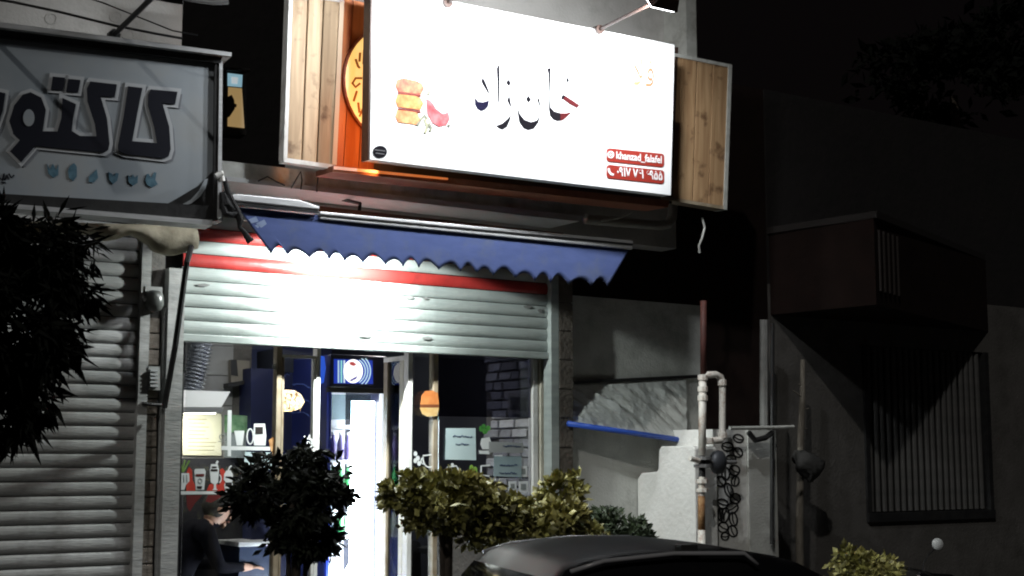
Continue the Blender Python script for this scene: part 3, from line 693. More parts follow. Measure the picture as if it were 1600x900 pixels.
# writing on the board
def Kp(c): return [(730 + x / 6.92, 90 + y / 6.92) for x, y in c]
ink = [  # visible strokes only; parts lost to glare are left out of the outlines
    [(350, 60), (352, 300), (345, 460), (332, 555), (326, 460), (330, 300), (318, 115)],
    [(168, 208), (200, 270), (238, 370), (234, 398), (205, 350), (165, 288), (154, 258)],
    [(445, 236), (468, 262), (468, 290), (450, 308), (420, 272)],
    [(455, 402), (466, 450), (484, 560), (462, 520), (432, 465)],
    [(478, 612), (462, 680), (430, 750), (380, 782), (340, 765), (308, 738), (380, 712), (440, 660)],
    [(660, 408), (692, 455), (662, 492), (637, 450)],
    [(778, 416), (784, 470), (798, 560), (780, 520), (760, 462)],
    [(550, 540), (570, 610), (620, 672), (690, 698), (750, 680), (788, 628), (770, 705), (720, 770), (660, 786), (610, 765), (565, 700), (548, 610)],
    [(904, 104), (902, 330), (898, 480), (904, 540), (940, 580), (1010, 600), (1010, 682), (975, 688), (930, 670), (896, 630), (884, 560), (888, 380), (880, 180), (864, 122)],
    [(1086, 208), (1106, 245), (1088, 275), (1066, 244)],
    [(1012, 460), (1025, 412), (1046, 400), (1062, 412), (1040, 450)],
]
for c in ink: slab(PM, Kp(c), -0.001, 0.0015).build('letter', M_INK, bs)
slab(PM, Kp([(82, 430), (120, 475), (170, 482), (238, 462), (225, 530), (190, 562), (150, 574), (110, 550), (88, 510)]), -0.001, 0.004).build('letter', mat('ink_letter_blue', (0.006, 0.005, 0.022), 0.8, spec=.1), bs)
slab(PM, Kp([(1010, 600), (1070, 600), (1134, 588), (1080, 640), (1040, 672), (1010, 682)]), -0.001, 0.004).build('letter', M_INKRED, bs)
slab(PM, Kp([(1062, 412), (1130, 455), (1215, 512), (1192, 546), (1110, 500), (1040, 450)]), -0.001, 0.004).build('letter', M_INKRED, bs)
text_on(PM, '\uFEFC\uFED3', 990, 1022, 132, 136, 42, 0.004, 'lettering', M_ORANGEP, bs)
text_on(PM, '\uFEDE\uFED3', 958, 990, 128, 132, 34, 0.004, 'lettering', mat('overexposed_orange_print', (0.72, 0.56, 0.40), 0.5), bs)  # paler colour imitates overexposure bleaching these letters
def pill(x0, y0, x1, y1, sl):
    c = []; r = 5
    for (cx, cy, a0) in ((x0 + r, y0 + r, 180), (x1 - r, y0 + r, 270), (x1 - r, y1 - r, 0), (x0 + r, y1 - r, 90)):
        c += [(cx + r * math.cos(R(a0 + k * 18)), cy + r * math.sin(R(a0 + k * 18)) + (cx - x0) * sl) for k in range(6)]
    return c
slab(PM, pill(948, 231, 1038, 252, 0.105), -0.001, 0.004).build('contact_band', M_PILL, bs)
slab(PM, pill(948, 257, 1038, 278, 0.105), -0.001, 0.004).build('contact_band', M_PILL, bs)
text_on(PM, 'khanzad_falafel', 963, 1034, 247.5, 255, 11.5, 0.007, 'lettering', M_SIGNWHITE, bs, bold=0.02)
text_on(PM, '\u06f0\u06f9\u06f1\u06f7 \u06f7\u06f6\u06f1 \u06f6\u06f9\u06f5\u06f5', 964, 1035, 274, 281.5, 14, 0.007, 'lettering', M_SIGNWHITE, bs, bold=0.025)
mb = MB(); ringpx(PM, 954.5, 241.5, 4.2, 4.8, 2.0, 0.004, 0.007, mb, n=14); slab(PM, ell(954.5, 241.5, 1.6, 1.8, 8), 0.004, 0.007, mb); mb.build('camera_icon', M_SIGNWHITE, bs)
mb = stroke(PM, ((951, 263), (952, 268), (955, 272), (959, 273)), 3.4, 0.004, 0.007); mb.build('handset_icon', M_SIGNWHITE, bs)
# round black seal
slab(PM, ell(594, 237, 11, 9.5, 24), -0.001, 0.004).build('round_seal', M_INK, bs)
mb = stroke(PM, ((586, 234), (602, 236)), 1.3, 0.004, 0.006); stroke(PM, ((587, 239), (601, 241)), 1.3, 0.004, 0.006, mb); mb.build('seal_mark', mat('seal_grey', (0.12, 0.12, 0.13), .5), bs)
# kebab picture: three rolls, a plum tomato, herbs
rd = random.Random(5)
M_K = [mat('roll_print_%s' % n, c, 0.5, col2=c2, scale=26) for n, c, c2 in (('red', (0.34, 0.035, 0.02), (0.46, 0.18, 0.08)), ('orange', (0.42, 0.11, 0.02), (0.54, 0.28, 0.09)), ('pale', (0.44, 0.12, 0.04), (0.56, 0.33, 0.14)))]
for (yc, m_, xr) in ((134, M_K[0], 661), (158, M_K[1], 660), (182, M_K[2], 655)):
    q = [(621, yc - 10), (632, yc - 12), (650, yc - 8), (xr - 2, yc - 4), (xr + 2, yc + 4), (xr - 3, yc + 14), (645, yc + 12), (622, yc + 9), (618, yc)]
    slab(PM, q, -0.001, 0.004).build('kebab_roll_print', m_, bs)
mb = MB()
for yc in (146, 171):
    stroke(PM, ((622, yc - 1), (640, yc + 1), (658, yc + 4)), 2.4, 0.0, 0.0055, mb)
mb.build('roll_shade_print', mat('roll_dark_red', (0.16, 0.01, 0.006), .5), bs)
slab(PM, [(666, 154), (674, 158), (682, 170), (692, 178), (701, 175), (703, 186), (698, 195), (686, 198), (676, 192), (668, 178)], -0.001, 0.004).build('tomato_print', mat('tomato_print', (0.26, 0.02, 0.03), .5, col2=(0.46, 0.15, 0.16), scale=20), bs)
mb = MB()
for pts in (((656, 188), (664, 180), (668, 186)), ((664, 186), (668, 198), (664, 208)), ((670, 192), (674, 200), (672, 205)), ((669, 148), (671, 142), (673, 146)), ((700, 195), (703, 197)), ((652, 196), (656, 190))):
    stroke(PM, pts, 4.0, -0.001, 0.005, mb)
mb.build('herb_print', mat('herb_grey', (0.12, 0.13, 0.11), .6, col2=(0.3, 0.3, 0.2), scale=20), bs)

E_ = PM.p(815, 140, 0)
flood('sign_floodlight', PM, (935, 47), 0.62, 'lit floodlight on a thin grey arm at the right of the white sign', 130.0, PM.p(905, 150), m=M_BRONZE, rise=0.03, r=0.011)
flood('sign_floodlight', PM, (560, -27), 0.62, 'lit floodlight above the left wooden panel, just out of the picture', 45.0, PM.p(540, 110), m=M_BRONZE, rise=0.03, r=0.011, cone=118)
flood('sign_floodlight', PM, (698, 5), 0.62, 'lit floodlight on a thin grey arm above the middle of the white sign', 130.0, PM.p(690, 130), m=M_BRONZE, rise=0.03, r=0.011)

# white waste pipe under the right end of the sign, and cables
mb = MB().path([at(915, 342, -0.5), at(1030, 352, -0.5), at(1044, 350, -0.5), at(1050, 340, -0.5), at(1052, 318, -0.5)], 0.035, 10)
tag(mb.build('waste_pipe', mat('grey_pvc', (0.22, 0.21, 0.19), .5), smooth=True), 'grey plastic elbow pipe under the right end of the white sign', 'pipe')
mb = MB().path([at(x, y, -0.6) for x, y in ((940, 345), (965, 341), (985, 333), (1000, 320), (1004, 312))], 0.007)
tag(mb.build('power_cable', M_GALV), 'thin grey cable looping below the right corner of the white sign', 'cable')
mb = MB().path([at(x, y, -0.6) for x, y in ((1097, 340), (1101, 356), (1097, 372), (1092, 384), (1093, 395))], 0.008)
tag(mb.build('power_cable', M_GALV), 'short cable end dangling below the right wooden panel', 'cable')

# ------------------------------------------------------------------ glazed shop front
GY = 0.14
PF = Plane((0, GY, 0))
fr = thing('glazed_front', (at(560, 800, GY).x, GY, FLOOR), 'glazed shop front with thin mullions under the raised shutter', 'shop front')
zt = at(560, 470, GY).z
def post(px, py, wpx, m, name='mullion', z0=FLOOR, z1=None, dy=0.03):
    a, b = at(px - wpx / 2, py, GY - dy).x, at(px + wpx / 2, py, GY - dy).x
    return MB().box(a, b, GY - dy, GY + dy, z0, z1 or zt).build(name, m, fr, bevel=0.003)
post(278, 700, 14, M_BLACK, 'jamb'); post(434.5, 700, 8, M_BROWNFRAME); post(497, 650, 6, M_WHITEPAINT, 'door_jamb')
post(641, 650, 7, M_WHITEPAINT, 'door_jamb'); post(681, 650, 7, M_BROWNFRAME); post(837, 650, 8, M_WHITEPAINT, 'jamb'); post(849, 650, 8, M_CREAM, 'jamb', dy=0.045)
def pane(x0, x1, y0, y1, m=M_GLASS, name='pane', off=0.0):
    ym = (y0 + y1) / 2
    a, b = at(x0, ym, GY + off).x, at(x1, ym, GY + off).x; z0, z1 = at((x0 + x1) / 2, y1, GY + off).z, at((x0 + x1) / 2, y0, GY + off).z
    return MB().box(a, b, GY + off - 0.004, GY + off + 0.004, max(z0, FLOOR + 0.02), z1).build(name, m, fr)
pA = pane(285, 430, 470, 1150); pB = pane(439, 488, 560, 1150); pC = pane(645, 677, 470, 1150)
pD1 = pane(685, 833, 470, 652, M_TINT, 'tinted_pane'); pD2 = pane(685, 833, 653, 780)
# left door leaf: stiles and top rail
for a, b in (((439, 560), (442, 560)), ((489, 560), (494, 560))):
    xa_, xb_ = at(a[0], 700, GY - .02).x, at(b[0], 700, GY - .02).x
    MB().box(xa_, xb_, GY - .02, GY + .02, FLOOR + .02, at(465, 557, GY).z).build('door_stile', M_WHITEPAINT if a[0] > 450 else M_BROWNFRAME, fr)
za, zb2 = at(465, 559, GY - .02).z, at(465, 555, GY - .02).z
MB().box(at(437, 557, GY).x, at(494, 557, GY).x, GY - .022, GY + .022, za, zb2).build('door_rail', M_WHITEPAINT, fr)
# open right leaf swings into the shop
XD = at(634, 650, GY + .05).x
yI = GY + 0.05
dl = (0.0, 0.0)
y2 = None
for k_ in range(200):
    yy = yI + k_ * 0.01
    d = ray(603, 650); t_ = (XD - CAM.x) / d.x; y2 = CAM.y + d.y * t_; break
zt2 = at(634, 563, GY + .05).z
MB().box(XD - .02, XD + .02, yI, yI + 0.05, FLOOR + .03, zt2).build('open_leaf_stile', M_CREAM, fr)
MB().box(XD - .02, XD + .02, y2 - 0.05, y2, FLOOR + .03, zt2).build('open_leaf_stile', M_BROWNFRAME, fr)
MB().box(XD - .022, XD + .022, yI, y2, zt2, zt2 + .03).build('open_leaf_rail', M_WHITEPAINT, fr)
MB().box(XD - .022, XD + .022, yI + .05, y2 - .05, FLOOR + .03, FLOOR + .13).build('open_leaf_rail', M_CREAM, fr)
MB().box(XD - .004, XD + .004, yI + .05, y2 - .05, FLOOR + .13, zt2).build('open_leaf_pane', M_GLASS, fr)
# sill wall under the right window, head rail
MB().box(at(685, 780, GY).x, at(833, 780, GY).x, GY - .06, GY + .06, FLOOR, at(760, 781, GY).z).build('sill_wall', M_MORTAR, fr)
MB().box(at(278, 500, GY).x, at(850, 500, GY).x, GY - .035, GY + .035, zt - .03, zt + 0.05).build('head_rail', M_BLACK, fr)

# ---- window stickers (white vinyl outlines on the glass)
S0, S1 = 0.0045, 0.0075
def stk(parent, name, mb, m=M_VINYL, label=None): return mb.build(name, m, parent, label=label)
M_RED = mat('red_vinyl', (0.42, 0.03, 0.02), 0.5, col2=(0.5, 0.05, 0.03), scale=20)
M_GREENV = mat('green_vinyl', (0.10, 0.22, 0.04), 0.5, col2=(0.2, 0.3, 0.08), scale=30)
M_DKV = mat('dark_vinyl', (0.02, 0.015, 0.015), 0.5)
M_DKR = mat('maroon_vinyl', (0.12, 0.015, 0.015), 0.5)
def q4(c): return [(270 + x / 9.41, 690 + y / 9.41) for x, y in c]
stk(pA, 'shelf_sticker', slab(PF, q4([(0, 730), (905, 730), (960, 768), (0, 780)]), S0, S1))
stk(pA, 'flame_sticker', slab(PF, q4([(200, 725), (200, 640), (240, 560), (205, 440), (240, 370), (285, 420), (290, 560), (330, 650), (330, 725)]), S0, S0 + .001), M_RED)
stk(pA, 'flame_sticker', slab(PF, q4([(495, 725), (540, 630), (600, 600), (680, 640), (720, 560), (690, 420), (730, 390), (770, 440), (760, 725)]), S0, S0 + .001), M_RED)
stk(pA, 'flame_sticker', slab(PF, q4([(200, 785), (440, 785), (330, 900), (250, 1030), (210, 960)]), S0, S0 + .001), M_DKR)
stk(pA, 'flame_sticker', slab(PF, q4([(520, 785), (740, 785), (690, 830), (560, 900), (480, 880)]), S0, S0 + .001), M_DKR)
mb = slab(PF, q4([(40, 465), (240, 465), (245, 580), (190, 640), (170, 710), (90, 710), (80, 640), (25, 580)]), S0, S1)
stk(pA, 'flowerpot_sticker', mb)
mb = MB()
for x in (70, 115, 160, 205): stroke(PF, q4([(x, 490), (x + 5, 600)]), 0.9, S1, S1 + .002, mb)
stk(pA, 'pot_lines_sticker', mb, mat('grey_vinyl', (0.2, 0.22, 0.22), .5))
mb = MB()
for pts in (((130, 450), (110, 350), (50, 230)), ((140, 450), (160, 350), (180, 270)), ((150, 450), (200, 360), (245, 280)), ((120, 450), (80, 400), (45, 370)), ((145, 450), (130, 380), (120, 320))):
    stroke(PF, q4(pts), 2.6, S0, S1, mb)
stk(pA, 'leaf_sticker', mb, M_GREENV)
mb = slab(PF, q4([(330, 400), (465, 400), (485, 440), (480, 480), (462, 710), (340, 710), (322, 480), (318, 440)]), S0, S1); stk(pA, 'cup_sticker', mb)
stk(pA, 'cup_band_sticker', slab(PF, q4([(340, 475), (462, 475), (460, 510), (342, 510)]), S1, S1 + .002), M_DKR)
stk(pA, 'cup_base_sticker', slab(PF, q4([(355, 655), (430, 655), (425, 690), (360, 690)]), S1, S1 + .002), M_DKV)
mb = MB(); ringpx(PF, *q4([(400, 580)])[0], 3, 3.6, 1.2, S1, S1 + .002, mb, n=12); stk(pA, 'cup_mark_sticker', mb, mat('grey_vinyl', (0.2, 0.22, 0.22), .5))
mb = slab(PF, q4([(565, 330), (660, 330), (680, 420), (665, 600), (635, 630), (640, 690), (660, 712), (580, 712), (605, 690), (605, 630), (560, 600), (545, 420)]), S0, S1)
ringpx(PF, *q4([(680, 545)])[0], 3.4, 6, 1.6, S0, S1, mb, n=12, a0=-80, a1=80); stroke(PF, q4([(640, 325), (665, 285)]), 3, S0, S1, mb); stk(pA, 'glass_mug_sticker', mb)
stk(pA, 'mug_band_sticker', slab(PF, q4([(560, 405), (660, 405), (660, 435), (560, 435)]), S1, S1 + .002), M_DKV)
stk(pA, 'mug_band_sticker', slab(PF, q4([(575, 365), (645, 365), (645, 385), (575, 385)]), S1, S1 + .002), M_DKV)
mb = slab(PF, q4([(790, 425), (850, 425), (885, 480), (885, 560), (870, 590), (885, 640), (870, 705), (765, 705), (755, 640), (775, 590), (750, 560), (755, 480)]), S0, S1)
stroke(PF, q4([(815, 430), (835, 380), (865, 355)]), 2, S0, S1, mb); stk(pA, 'shake_sticker', mb)
stk(pA, 'shake_window_sticker', slab(PF, q4([(775, 600), (870, 600), (870, 655), (775, 655)]), S1, S1 + .002), M_DKV)
stk(pA, 'shake_window_sticker', slab(PF, q4([(780, 510), (865, 510), (860, 530), (785, 530)]), S1, S1 + .002), M_DKV)
# upper shelf sticker with press and cup
stk(pA, 'shelf_sticker', slab(PF, [(346, 697), (422, 698), (422, 704), (346, 703)], S0, S1))
stk(pA, 'post_sticker', slab(PF, [(356, 641), (362, 641), (361, 697), (355, 697)], S0, S1)); stk(pA, 'post_sticker', slab(PF, [(356, 703), (361, 703), (361, 713), (356, 713)], S0, S1))
stk(pA, 'cup_sticker', slab(PF, [(366, 673), (382, 673), (379, 696), (370, 696)], S0, S1))
mb = slab(PF, [(397, 662), (414, 662), (416, 680), (415, 696), (397, 696), (396, 680)], S0, S1); stk(pA, 'press_sticker', mb)
stk(pA, 'press_window_sticker', slab(PF, [(399, 667), (411, 667), (411, 678), (399, 678)], S1, S1 + .002), M_DKV)
mb = MB(); ringpx(PF, 391, 682, 5, 12, 2, S0, S1, mb, n=14); stk(pA, 'kettle_sticker', mb)
mb = MB(); ringpx(PF, 348, 683, 5, 4.5, 1.3, S0, S1, mb, n=14); stroke(PF, ((341, 690), (356, 690)), 1.2, S0, S1, mb); stk(pA, 'teacup_sticker', mb, mat('grey_vinyl', (0.2, 0.22, 0.22), .5))
# teapot arc and little cup behind the dark shrub
mb = slab(PF, [(381, 750), (390, 738), (412, 734), (418, 738), (400, 744), (391, 757), (382, 758)], S0, S1); stk(pA, 'teapot_sticker', mb)
mb = slab(PF, [(404, 745), (416, 744), (414, 757), (407, 757)], S0, S1); stk(pA, 'teacup_sticker', mb)
# door leaf stickers: pizza and helm wheel
mb = slab(PF, [(436, 612), (447, 609), (460, 610), (470, 616), (476, 628), (470, 638), (456, 643), (442, 643), (436, 640)], S0, S1)
pz = stk(pB, 'pizza_sticker', mb, mat('pizza_print', (0.42, 0.26, 0.12), .5, col2=(0.62, 0.48, 0.30), scale=45, contrast=(.42, .55)))
mb = MB(); rd = random.Random(9)
for i in range(26):
    x, y = rd.uniform(440, 468), rd.uniform(614, 639); a = rd.uniform(0, 6.28)
    stroke(PF, ((x, y), (x + 2.5 * math.cos(a), y + 2.5 * math.sin(a)), (x + 4 * math.cos(a + .6), y + 4 * math.sin(a + .6))), 1.1, S1, S1 + .002, mb)
stk(pB, 'pizza_topping_sticker', mb, mat('topping_print', (0.10, 0.05, 0.02), .6))['kind'] = 'stuff'
mb = MB(); ringpx(PF, 482, 692, 6, 7, 2.2, S0, S1, mb, n=16); ringpx(PF, 482, 692, 2, 2.3, 1.5, S0, S1, mb, n=10)
for k_ in range(8):
    a = R(k_ * 45 + 10); stroke(PF, ((482 + 6 * math.cos(a), 692 + 7 * math.sin(a)), (482 + 11 * math.cos(a), 692 + 13 * math.sin(a))), 1.9, S0, S1, mb)
stk(pB, 'helm_wheel_sticker', mb)
stk(pA, 'ice_cream_sticker', slab(PF, [(420, 688), (428, 682), (432, 688), (432, 712), (426, 712), (422, 700)], S0, S1), mat('caramel_print', (0.30, 0.13, 0.04), .5, col2=(.5, .3, .14), scale=30))
stk(pA, 'ball_lamp_sticker', slab(PF, ell(431, 573, 4.5, 5, 12), S0, S1))
# burger on the narrow pane
stk(pC, 'burger_bun_sticker', slab(PF, [(657, 632), (659, 618), (665, 611), (676, 610), (684, 614), (686, 632)], S0 + .035, S1 + .035), mat('bun_print', (0.42, 0.12, 0.03), .5, col2=(.52, .2, .06), scale=15))
stk(pC, 'burger_patty_sticker', slab(PF, [(657, 632), (686, 632), (686, 637), (657, 637)], S0 + .035, S1 + .035), mat('patty_print', (0.16, 0.05, 0.02), .5))
stk(pC, 'burger_bottom_sticker', slab(PF, [(656, 637), (686, 637), (683, 650), (668, 651), (660, 647)], S0 + .035, S1 + .035), mat('bottom_bun_print', (0.50, 0.30, 0.10), .5, col2=(.6, .42, .2), scale=20))
mb = MB()
for x, y in ((649, 709), (653, 716), (649, 720), (655, 724)): slab(PF, ell(x, y, 3, 4, 10), S0, S1, mb)
stk(pC, 'beans_sticker', mb)
mb = MB(); ringpx(PF, 671, 716, 10, 14, 2, S0, S1, mb, n=16, a0=-10, a1=190); stroke(PF, ((661, 712), (678, 710)), 2, S0, S1, mb); ringpx(PF, 662, 720, 4, 5, 1.4, S0, S1, mb, n=10, a0=90, a1=270); stk(pC, 'bowl_sticker', mb)
# right pane stickers
mb = MB(); stroke(PF, ((699, 730), (698, 746), (706, 748)), 2.2, S0, S1, mb); stroke(PF, ((699, 730), (713, 728), (716, 732), (711, 748)), 2.2, S0, S1, mb); slab(PF, [(703, 745), (713, 745), (714, 753), (703, 752)], S0, S1, mb); slab(PF, ell(707, 726, 2.2, 2.4, 8), S0, S1, mb)
stk(pD2, 'lantern_sticker', mb)
mb = slab(PF, [(734, 744), (746, 744), (744, 764), (738, 764)], S0, S1); stk(pD2, 'plant_pot_sticker', mb)
mb = MB(); slab(PF, ell(737, 733, 3.2, 7, 10), S0, S1, mb); slab(PF, ell(743, 735, 3, 6, 10), S0, S1, mb); stk(pD2, 'leaf_sticker', mb, mat('bright_leaf_vinyl', (0.12, 0.28, 0.03), .5, col2=(.28, .42, .08), scale=40))
mb = MB()
for (x, y, a) in ((752, 670, 3.5), (758, 674, 4), (763, 669, 3.5), (756, 667, 3)): slab(PF, ell(x, y, a, 4.5, 10), S0, S1, mb)
stk(pD2, 'leaf_sticker', mb, mat('green_vinyl_b', (0.03, 0.16, 0.03), .5, col2=(.08, .28, .05), scale=40))
mb = slab(PF, [(753, 685), (765, 683), (768, 692), (766, 702), (754, 702), (751, 694)], S0, S1); stk(pD2, 'mug_sticker', mb)
stk(pD2, 'shelf_sticker', slab(PF, [(749, 704), (768, 704), (768, 710), (749, 709)], S0, S1))
mb = MB(); stroke(PF, ((752, 728), (752, 742), (765, 744)), 2.2, S0, S1, mb); stroke(PF, ((752, 728), (766, 727)), 2.2, S0, S1, mb); slab(PF, [(751, 752), (757, 749), (763, 752), (766, 764), (750, 763)], S0, S1, mb); stk(pD2, 'grinder_sticker', mb)
for i, (x, y, w_, h_) in enumerate(((812, 728, 12, 17), (795, 752, 12, 15), (811, 752, 14, 17))):
    stk(pD2, 'card_sticker', slab(PF, [(x, y), (x + w_, y), (x + w_, y + h_), (x, y + h_)], S0, S1), mat('card_white', (0.6, 0.62, 0.63), .5))
    stk(pD2, 'card_mark_sticker', slab(PF, [(x + 3, y + 4), (x + w_ - 3, y + 4), (x + w_ - 3, y + h_ - 4), (x + 3, y + h_ - 4)], S1, S1 + .002), mat('grey_vinyl', (0.2, 0.22, 0.22), .5))
mb = MB(); stroke(PF, ((774, 732), (774, 712), (785, 712)), 2.2, S0, S1, mb); stroke(PF, ((774, 756), (774, 744)), 2.0, S0, S1, mb); stk(pD2, 'frame_corner_sticker', mb)
# paper notices taped inside the glass
M_PAPER = mat('pale_blue_paper', (0.42, 0.53, 0.55), 0.8, col2=(0.47, 0.57, 0.58), scale=5)
M_PAPERS = mat('slate_paper', (0.20, 0.27, 0.29), 0.8, col2=(0.25, 0.32, 0.34), scale=6)
M_PEN = mat('blue_ink', (0.03, 0.05, 0.11), 0.7)
def notice(pts, m, marks, label, seed):
    t = thing('paper_notice', PF.p(*pts[2], .006), label, 'notice')
    slab(PF, pts, 0.012, 0.014).build('sheet', m, t)
    r_ = random.Random(seed); mb = MB()
    for (x0, x1, y) in marks:
        x = x0
        while x < x1:
            w_ = r_.uniform(2, 5); stroke(PF, ((x, y + r_.uniform(-1, 1)), (x + w_ * .5, y + r_.uniform(-1.5, 1.8)), (x + w_, y + r_.uniform(-.6, .8))), r_.uniform(1.1, 1.9), 0.014, 0.016, mb); x += w_ * r_.uniform(.8, 1.3)
    mb.build('handwriting', M_PEN, t)
notice([(383, 706), (425, 707), (424, 734), (381, 734)], M_PAPER, ((395, 407, 717), (389, 412, 730)), 'pale blue notice on the left window beside the dark shrub', 1)
notice([(697, 669), (743, 669), (744, 719), (696, 718)], M_PAPER, ((708, 737, 682), (712, 732, 694)), 'large pale blue handwritten notice in the right window', 2)
notice([(772, 713), (815, 713), (815, 746), (771, 744)], M_PAPERS, ((781, 806, 727), (780, 804, 739)), 'slate blue notice on the glass in front of the stone wall', 3)
notice([(764, 690), (818, 692), (818, 708), (764, 707)], mat('clear_film', (0.28, 0.29, 0.29), .6), ((786, 812, 697),), 'grey printed strip above the slate blue notice', 4)

# ------------------------------------------------------------------ interior
# stone facing on the right wall, stone by stone
XW = xs1 - 0.004
M_ST = [mat('wall_stone_%s' % n, c, .8, col2=c2, scale=12, bump=.5, bscale=30) for n, c, c2 in (('pale', (0.42, 0.42, 0.42), (0.52, 0.52, 0.52)), ('mid', (0.30, 0.30, 0.31), (0.40, 0.40, 0.41)), ('dark', (0.22, 0.22, 0.23), (0.3, 0.3, 0.31)))]
d = ray(766, 650); yend = CAM.y + d.y * ((XW - CAM.x) / d.x)
z = FLOOR + 0.9; row = 0; proto = {}
rd = random.Random(11)
while z < 2.75:
    y = 0.30 - rd.uniform(0, .1); h_ = 0.068
    while y < yend:
        L = rd.choice((0.11, 0.16, 0.21)); k_ = (L, rd.randrange(3))
        wl = Vector((XW - rd.uniform(0.0, 0.012), y + L / 2, z + h_ / 2))
        if y + L < yend + .06:
            if k_ not in proto:
                a, b, c = 0.02, L / 2 - .004, h_ / 2 - .004; f_ = lambda: rd.uniform(-.006, .006)
                o = MB().hexa([(.0, -b, -c), (-a + f_(), -b + .008 + f_(), -c + .007), (-a + f_(), b - .008 + f_(), -c + .007), (0, b, -c), (0, -b, c), (-a + f_(), -b + .008 + f_(), c - .007), (-a + f_(), b - .008 + f_(), c - .007), (0, b, c)]).build('stone', M_ST[k_[1]], shop, loc=(0, 0, 0))
                o.location = wl - WL[shop.name]; proto[k_] = o
            else: place('stone', proto[k_].data, wl, shop)
        y += L
    z += h_; row += 1
MB().box(XW + .0005, XW + .003, 0.29, yend + .05, FLOOR + .88, 2.8).build('stone_bed', M_MORTAR, shop)
# framed picture on the stone wall
PS = Plane((XW - .03, 0, 0), yaw=-90)
v = thing('picture_frame', PS.p(810, 648), 'small square framed picture on the stone wall', 'picture')
slab(PS, [(793, 613), (826, 617), (826, 648), (793, 645)], 0.0, 0.02).build('frame', mat('pewter_frame', (0.34, 0.33, 0.30), .5), v)
slab(PS, [(797, 619), (822, 622), (822, 643), (797, 640)], 0.02, 0.024).build('print', mat('dark_print', (0.05, 0.05, 0.05), .5, col2=(.12, .12, .11), scale=20), v)

def inside(px, py, Y): return at(px, py, Y)
# kitchen side: tiles, hood, duct, menu board
KY = 1.35
PK = Plane((0, KY, 0))
kw = thing('kitchen_partition', (PK.p(330, 700).x, KY, FLOOR), 'grey tiled kitchen partition behind the left window', 'partition')
mb = MB(); a = PK.p(250, 700).x; b = PK.p(390, 700).x
MB().box(a, b, KY, KY + .1, FLOOR, ZC - .01).build('core', M_MORTAR, kw)
tw, th_ = 0.245, 0.205; o = None; zz = FLOOR + .02
while zz < ZC - .2:
    x = a + .01
    while x + tw < b:
        if o is None:
            o = MB().box(-tw / 2 + .003, tw / 2 - .003, -.012, 0, -th_ / 2 + .003, th_ / 2 - .003).build('tile', M_TILEW, kw, loc=(0, 0, 0)); o.location = Vector((x + tw / 2, KY - .0005, zz + th_ / 2)) - WL[kw.name]
        else: place('tile', o.data, (x + tw / 2, KY - .0005 + random.uniform(-.002, 0), zz + th_ / 2), kw)
        x += tw
    zz += th_
zl_ = PK.p(330, 716, .02).z
MB().box(a - .02, b + .06, KY - .06, KY - .014, FLOOR, zl_).build('dark_lower_panel', M_INBLACK, kw)
v = thing('extractor_hood', PK.p(320, 640, .3), 'white metal extractor hood with silver flexible duct in the left window', 'extractor hood')
mb = MB(); f0 = [PK.p(268, 609, .30), PK.p(360, 612, .30), PK.p(346, 636, .52), PK.p(268, 636, .52)]
bk = [Vector((f0[0].x, KY - .02, f0[0].z)), Vector((f0[1].x, KY - .02, f0[1].z)), Vector((f0[1].x, KY - .02, f0[2].z)), Vector((f0[0].x, KY - .02, f0[3].z))]
MB().hexa([f0[3], f0[2], bk[2], bk[3], f0[0], f0[1], bk[1], bk[0]]).build('canopy', mat('white_steel', (0.75, 0.77, 0.78), .35), v)
slab(PK, [(268, 636), (350, 636), (347, 644), (268, 644)], 0.25, 0.525).build('rim', M_ALU, v)
pts, rr_ = [], []
for i in range(40):
    t = i / 39; pts.append(PK.p(321 - 24 * t + 2 * math.sin(t * 3), 500 + 113 * t, 0.17)); rr_.append(0.072 + (0.013 if i % 2 else -0.013))
MB().path(pts, rr_, 14).build('flexible_duct', mat('foil_duct', (0.6, 0.62, 0.66), .25, 0.9), v)
v = thing('menu_board', PK.p(316, 712, .05), 'cream menu board on the kitchen wall under the white hood', 'menu board')
slab(PK, [(284, 646), (346, 647), (346, 712), (286, 711)], 0.0, 0.03).build('board', mat('cream_board', (0.62, 0.60, 0.45), .6, col2=(.68, .66, .52), scale=6), v)
mb = MB(); rd = random.Random(4)
for i in range(9):
    y = 655 + i * 6; stroke(PK, ((294, y), (294 + rd.uniform(24, 46), y + .4)), 1.1, .03, .032, mb)
mb.build('menu_lines', mat('menu_ink', (0.30, 0.29, 0.18), .6), v)
v = thing('cardboard_box', PK.p(375, 600, .02), 'brown box on the dark shelf beside the tiled kitchen wall', 'box')
slab(PK, [(361, 562), (390, 564), (390, 598), (361, 597)], -.2, 0.06).build('carton', mat('card_brown', (0.20, 0.18, 0.15), .8), v)
slab(PK, [(361, 562), (370, 562), (372, 588), (361, 586)], .06, .064).build('flap_gap', M_BLACK, v)
slab(PK, [(356, 599), (392, 592), (392, 598), (356, 606)], -.2, 0.09).build('shelf_board', M_BLACK, v)
v = thing('green_crate', PK.p(376, 678, .0), 'small green box behind the white cup sticker', 'box')
slab(PK, [(362, 648), (390, 650), (390, 676), (362, 675)], -.15, 0.14).build('crate', mat('green_plastic', (0.08, 0.20, 0.10), .5, col2=(.2, .34, .2), scale=20), v)
slab(PK, [(360, 676), (392, 677), (392, 716), (360, 715)], -.15, 0.12).build('crate_base', mat('grey_plastic', (0.2, 0.23, 0.24), .5), v)
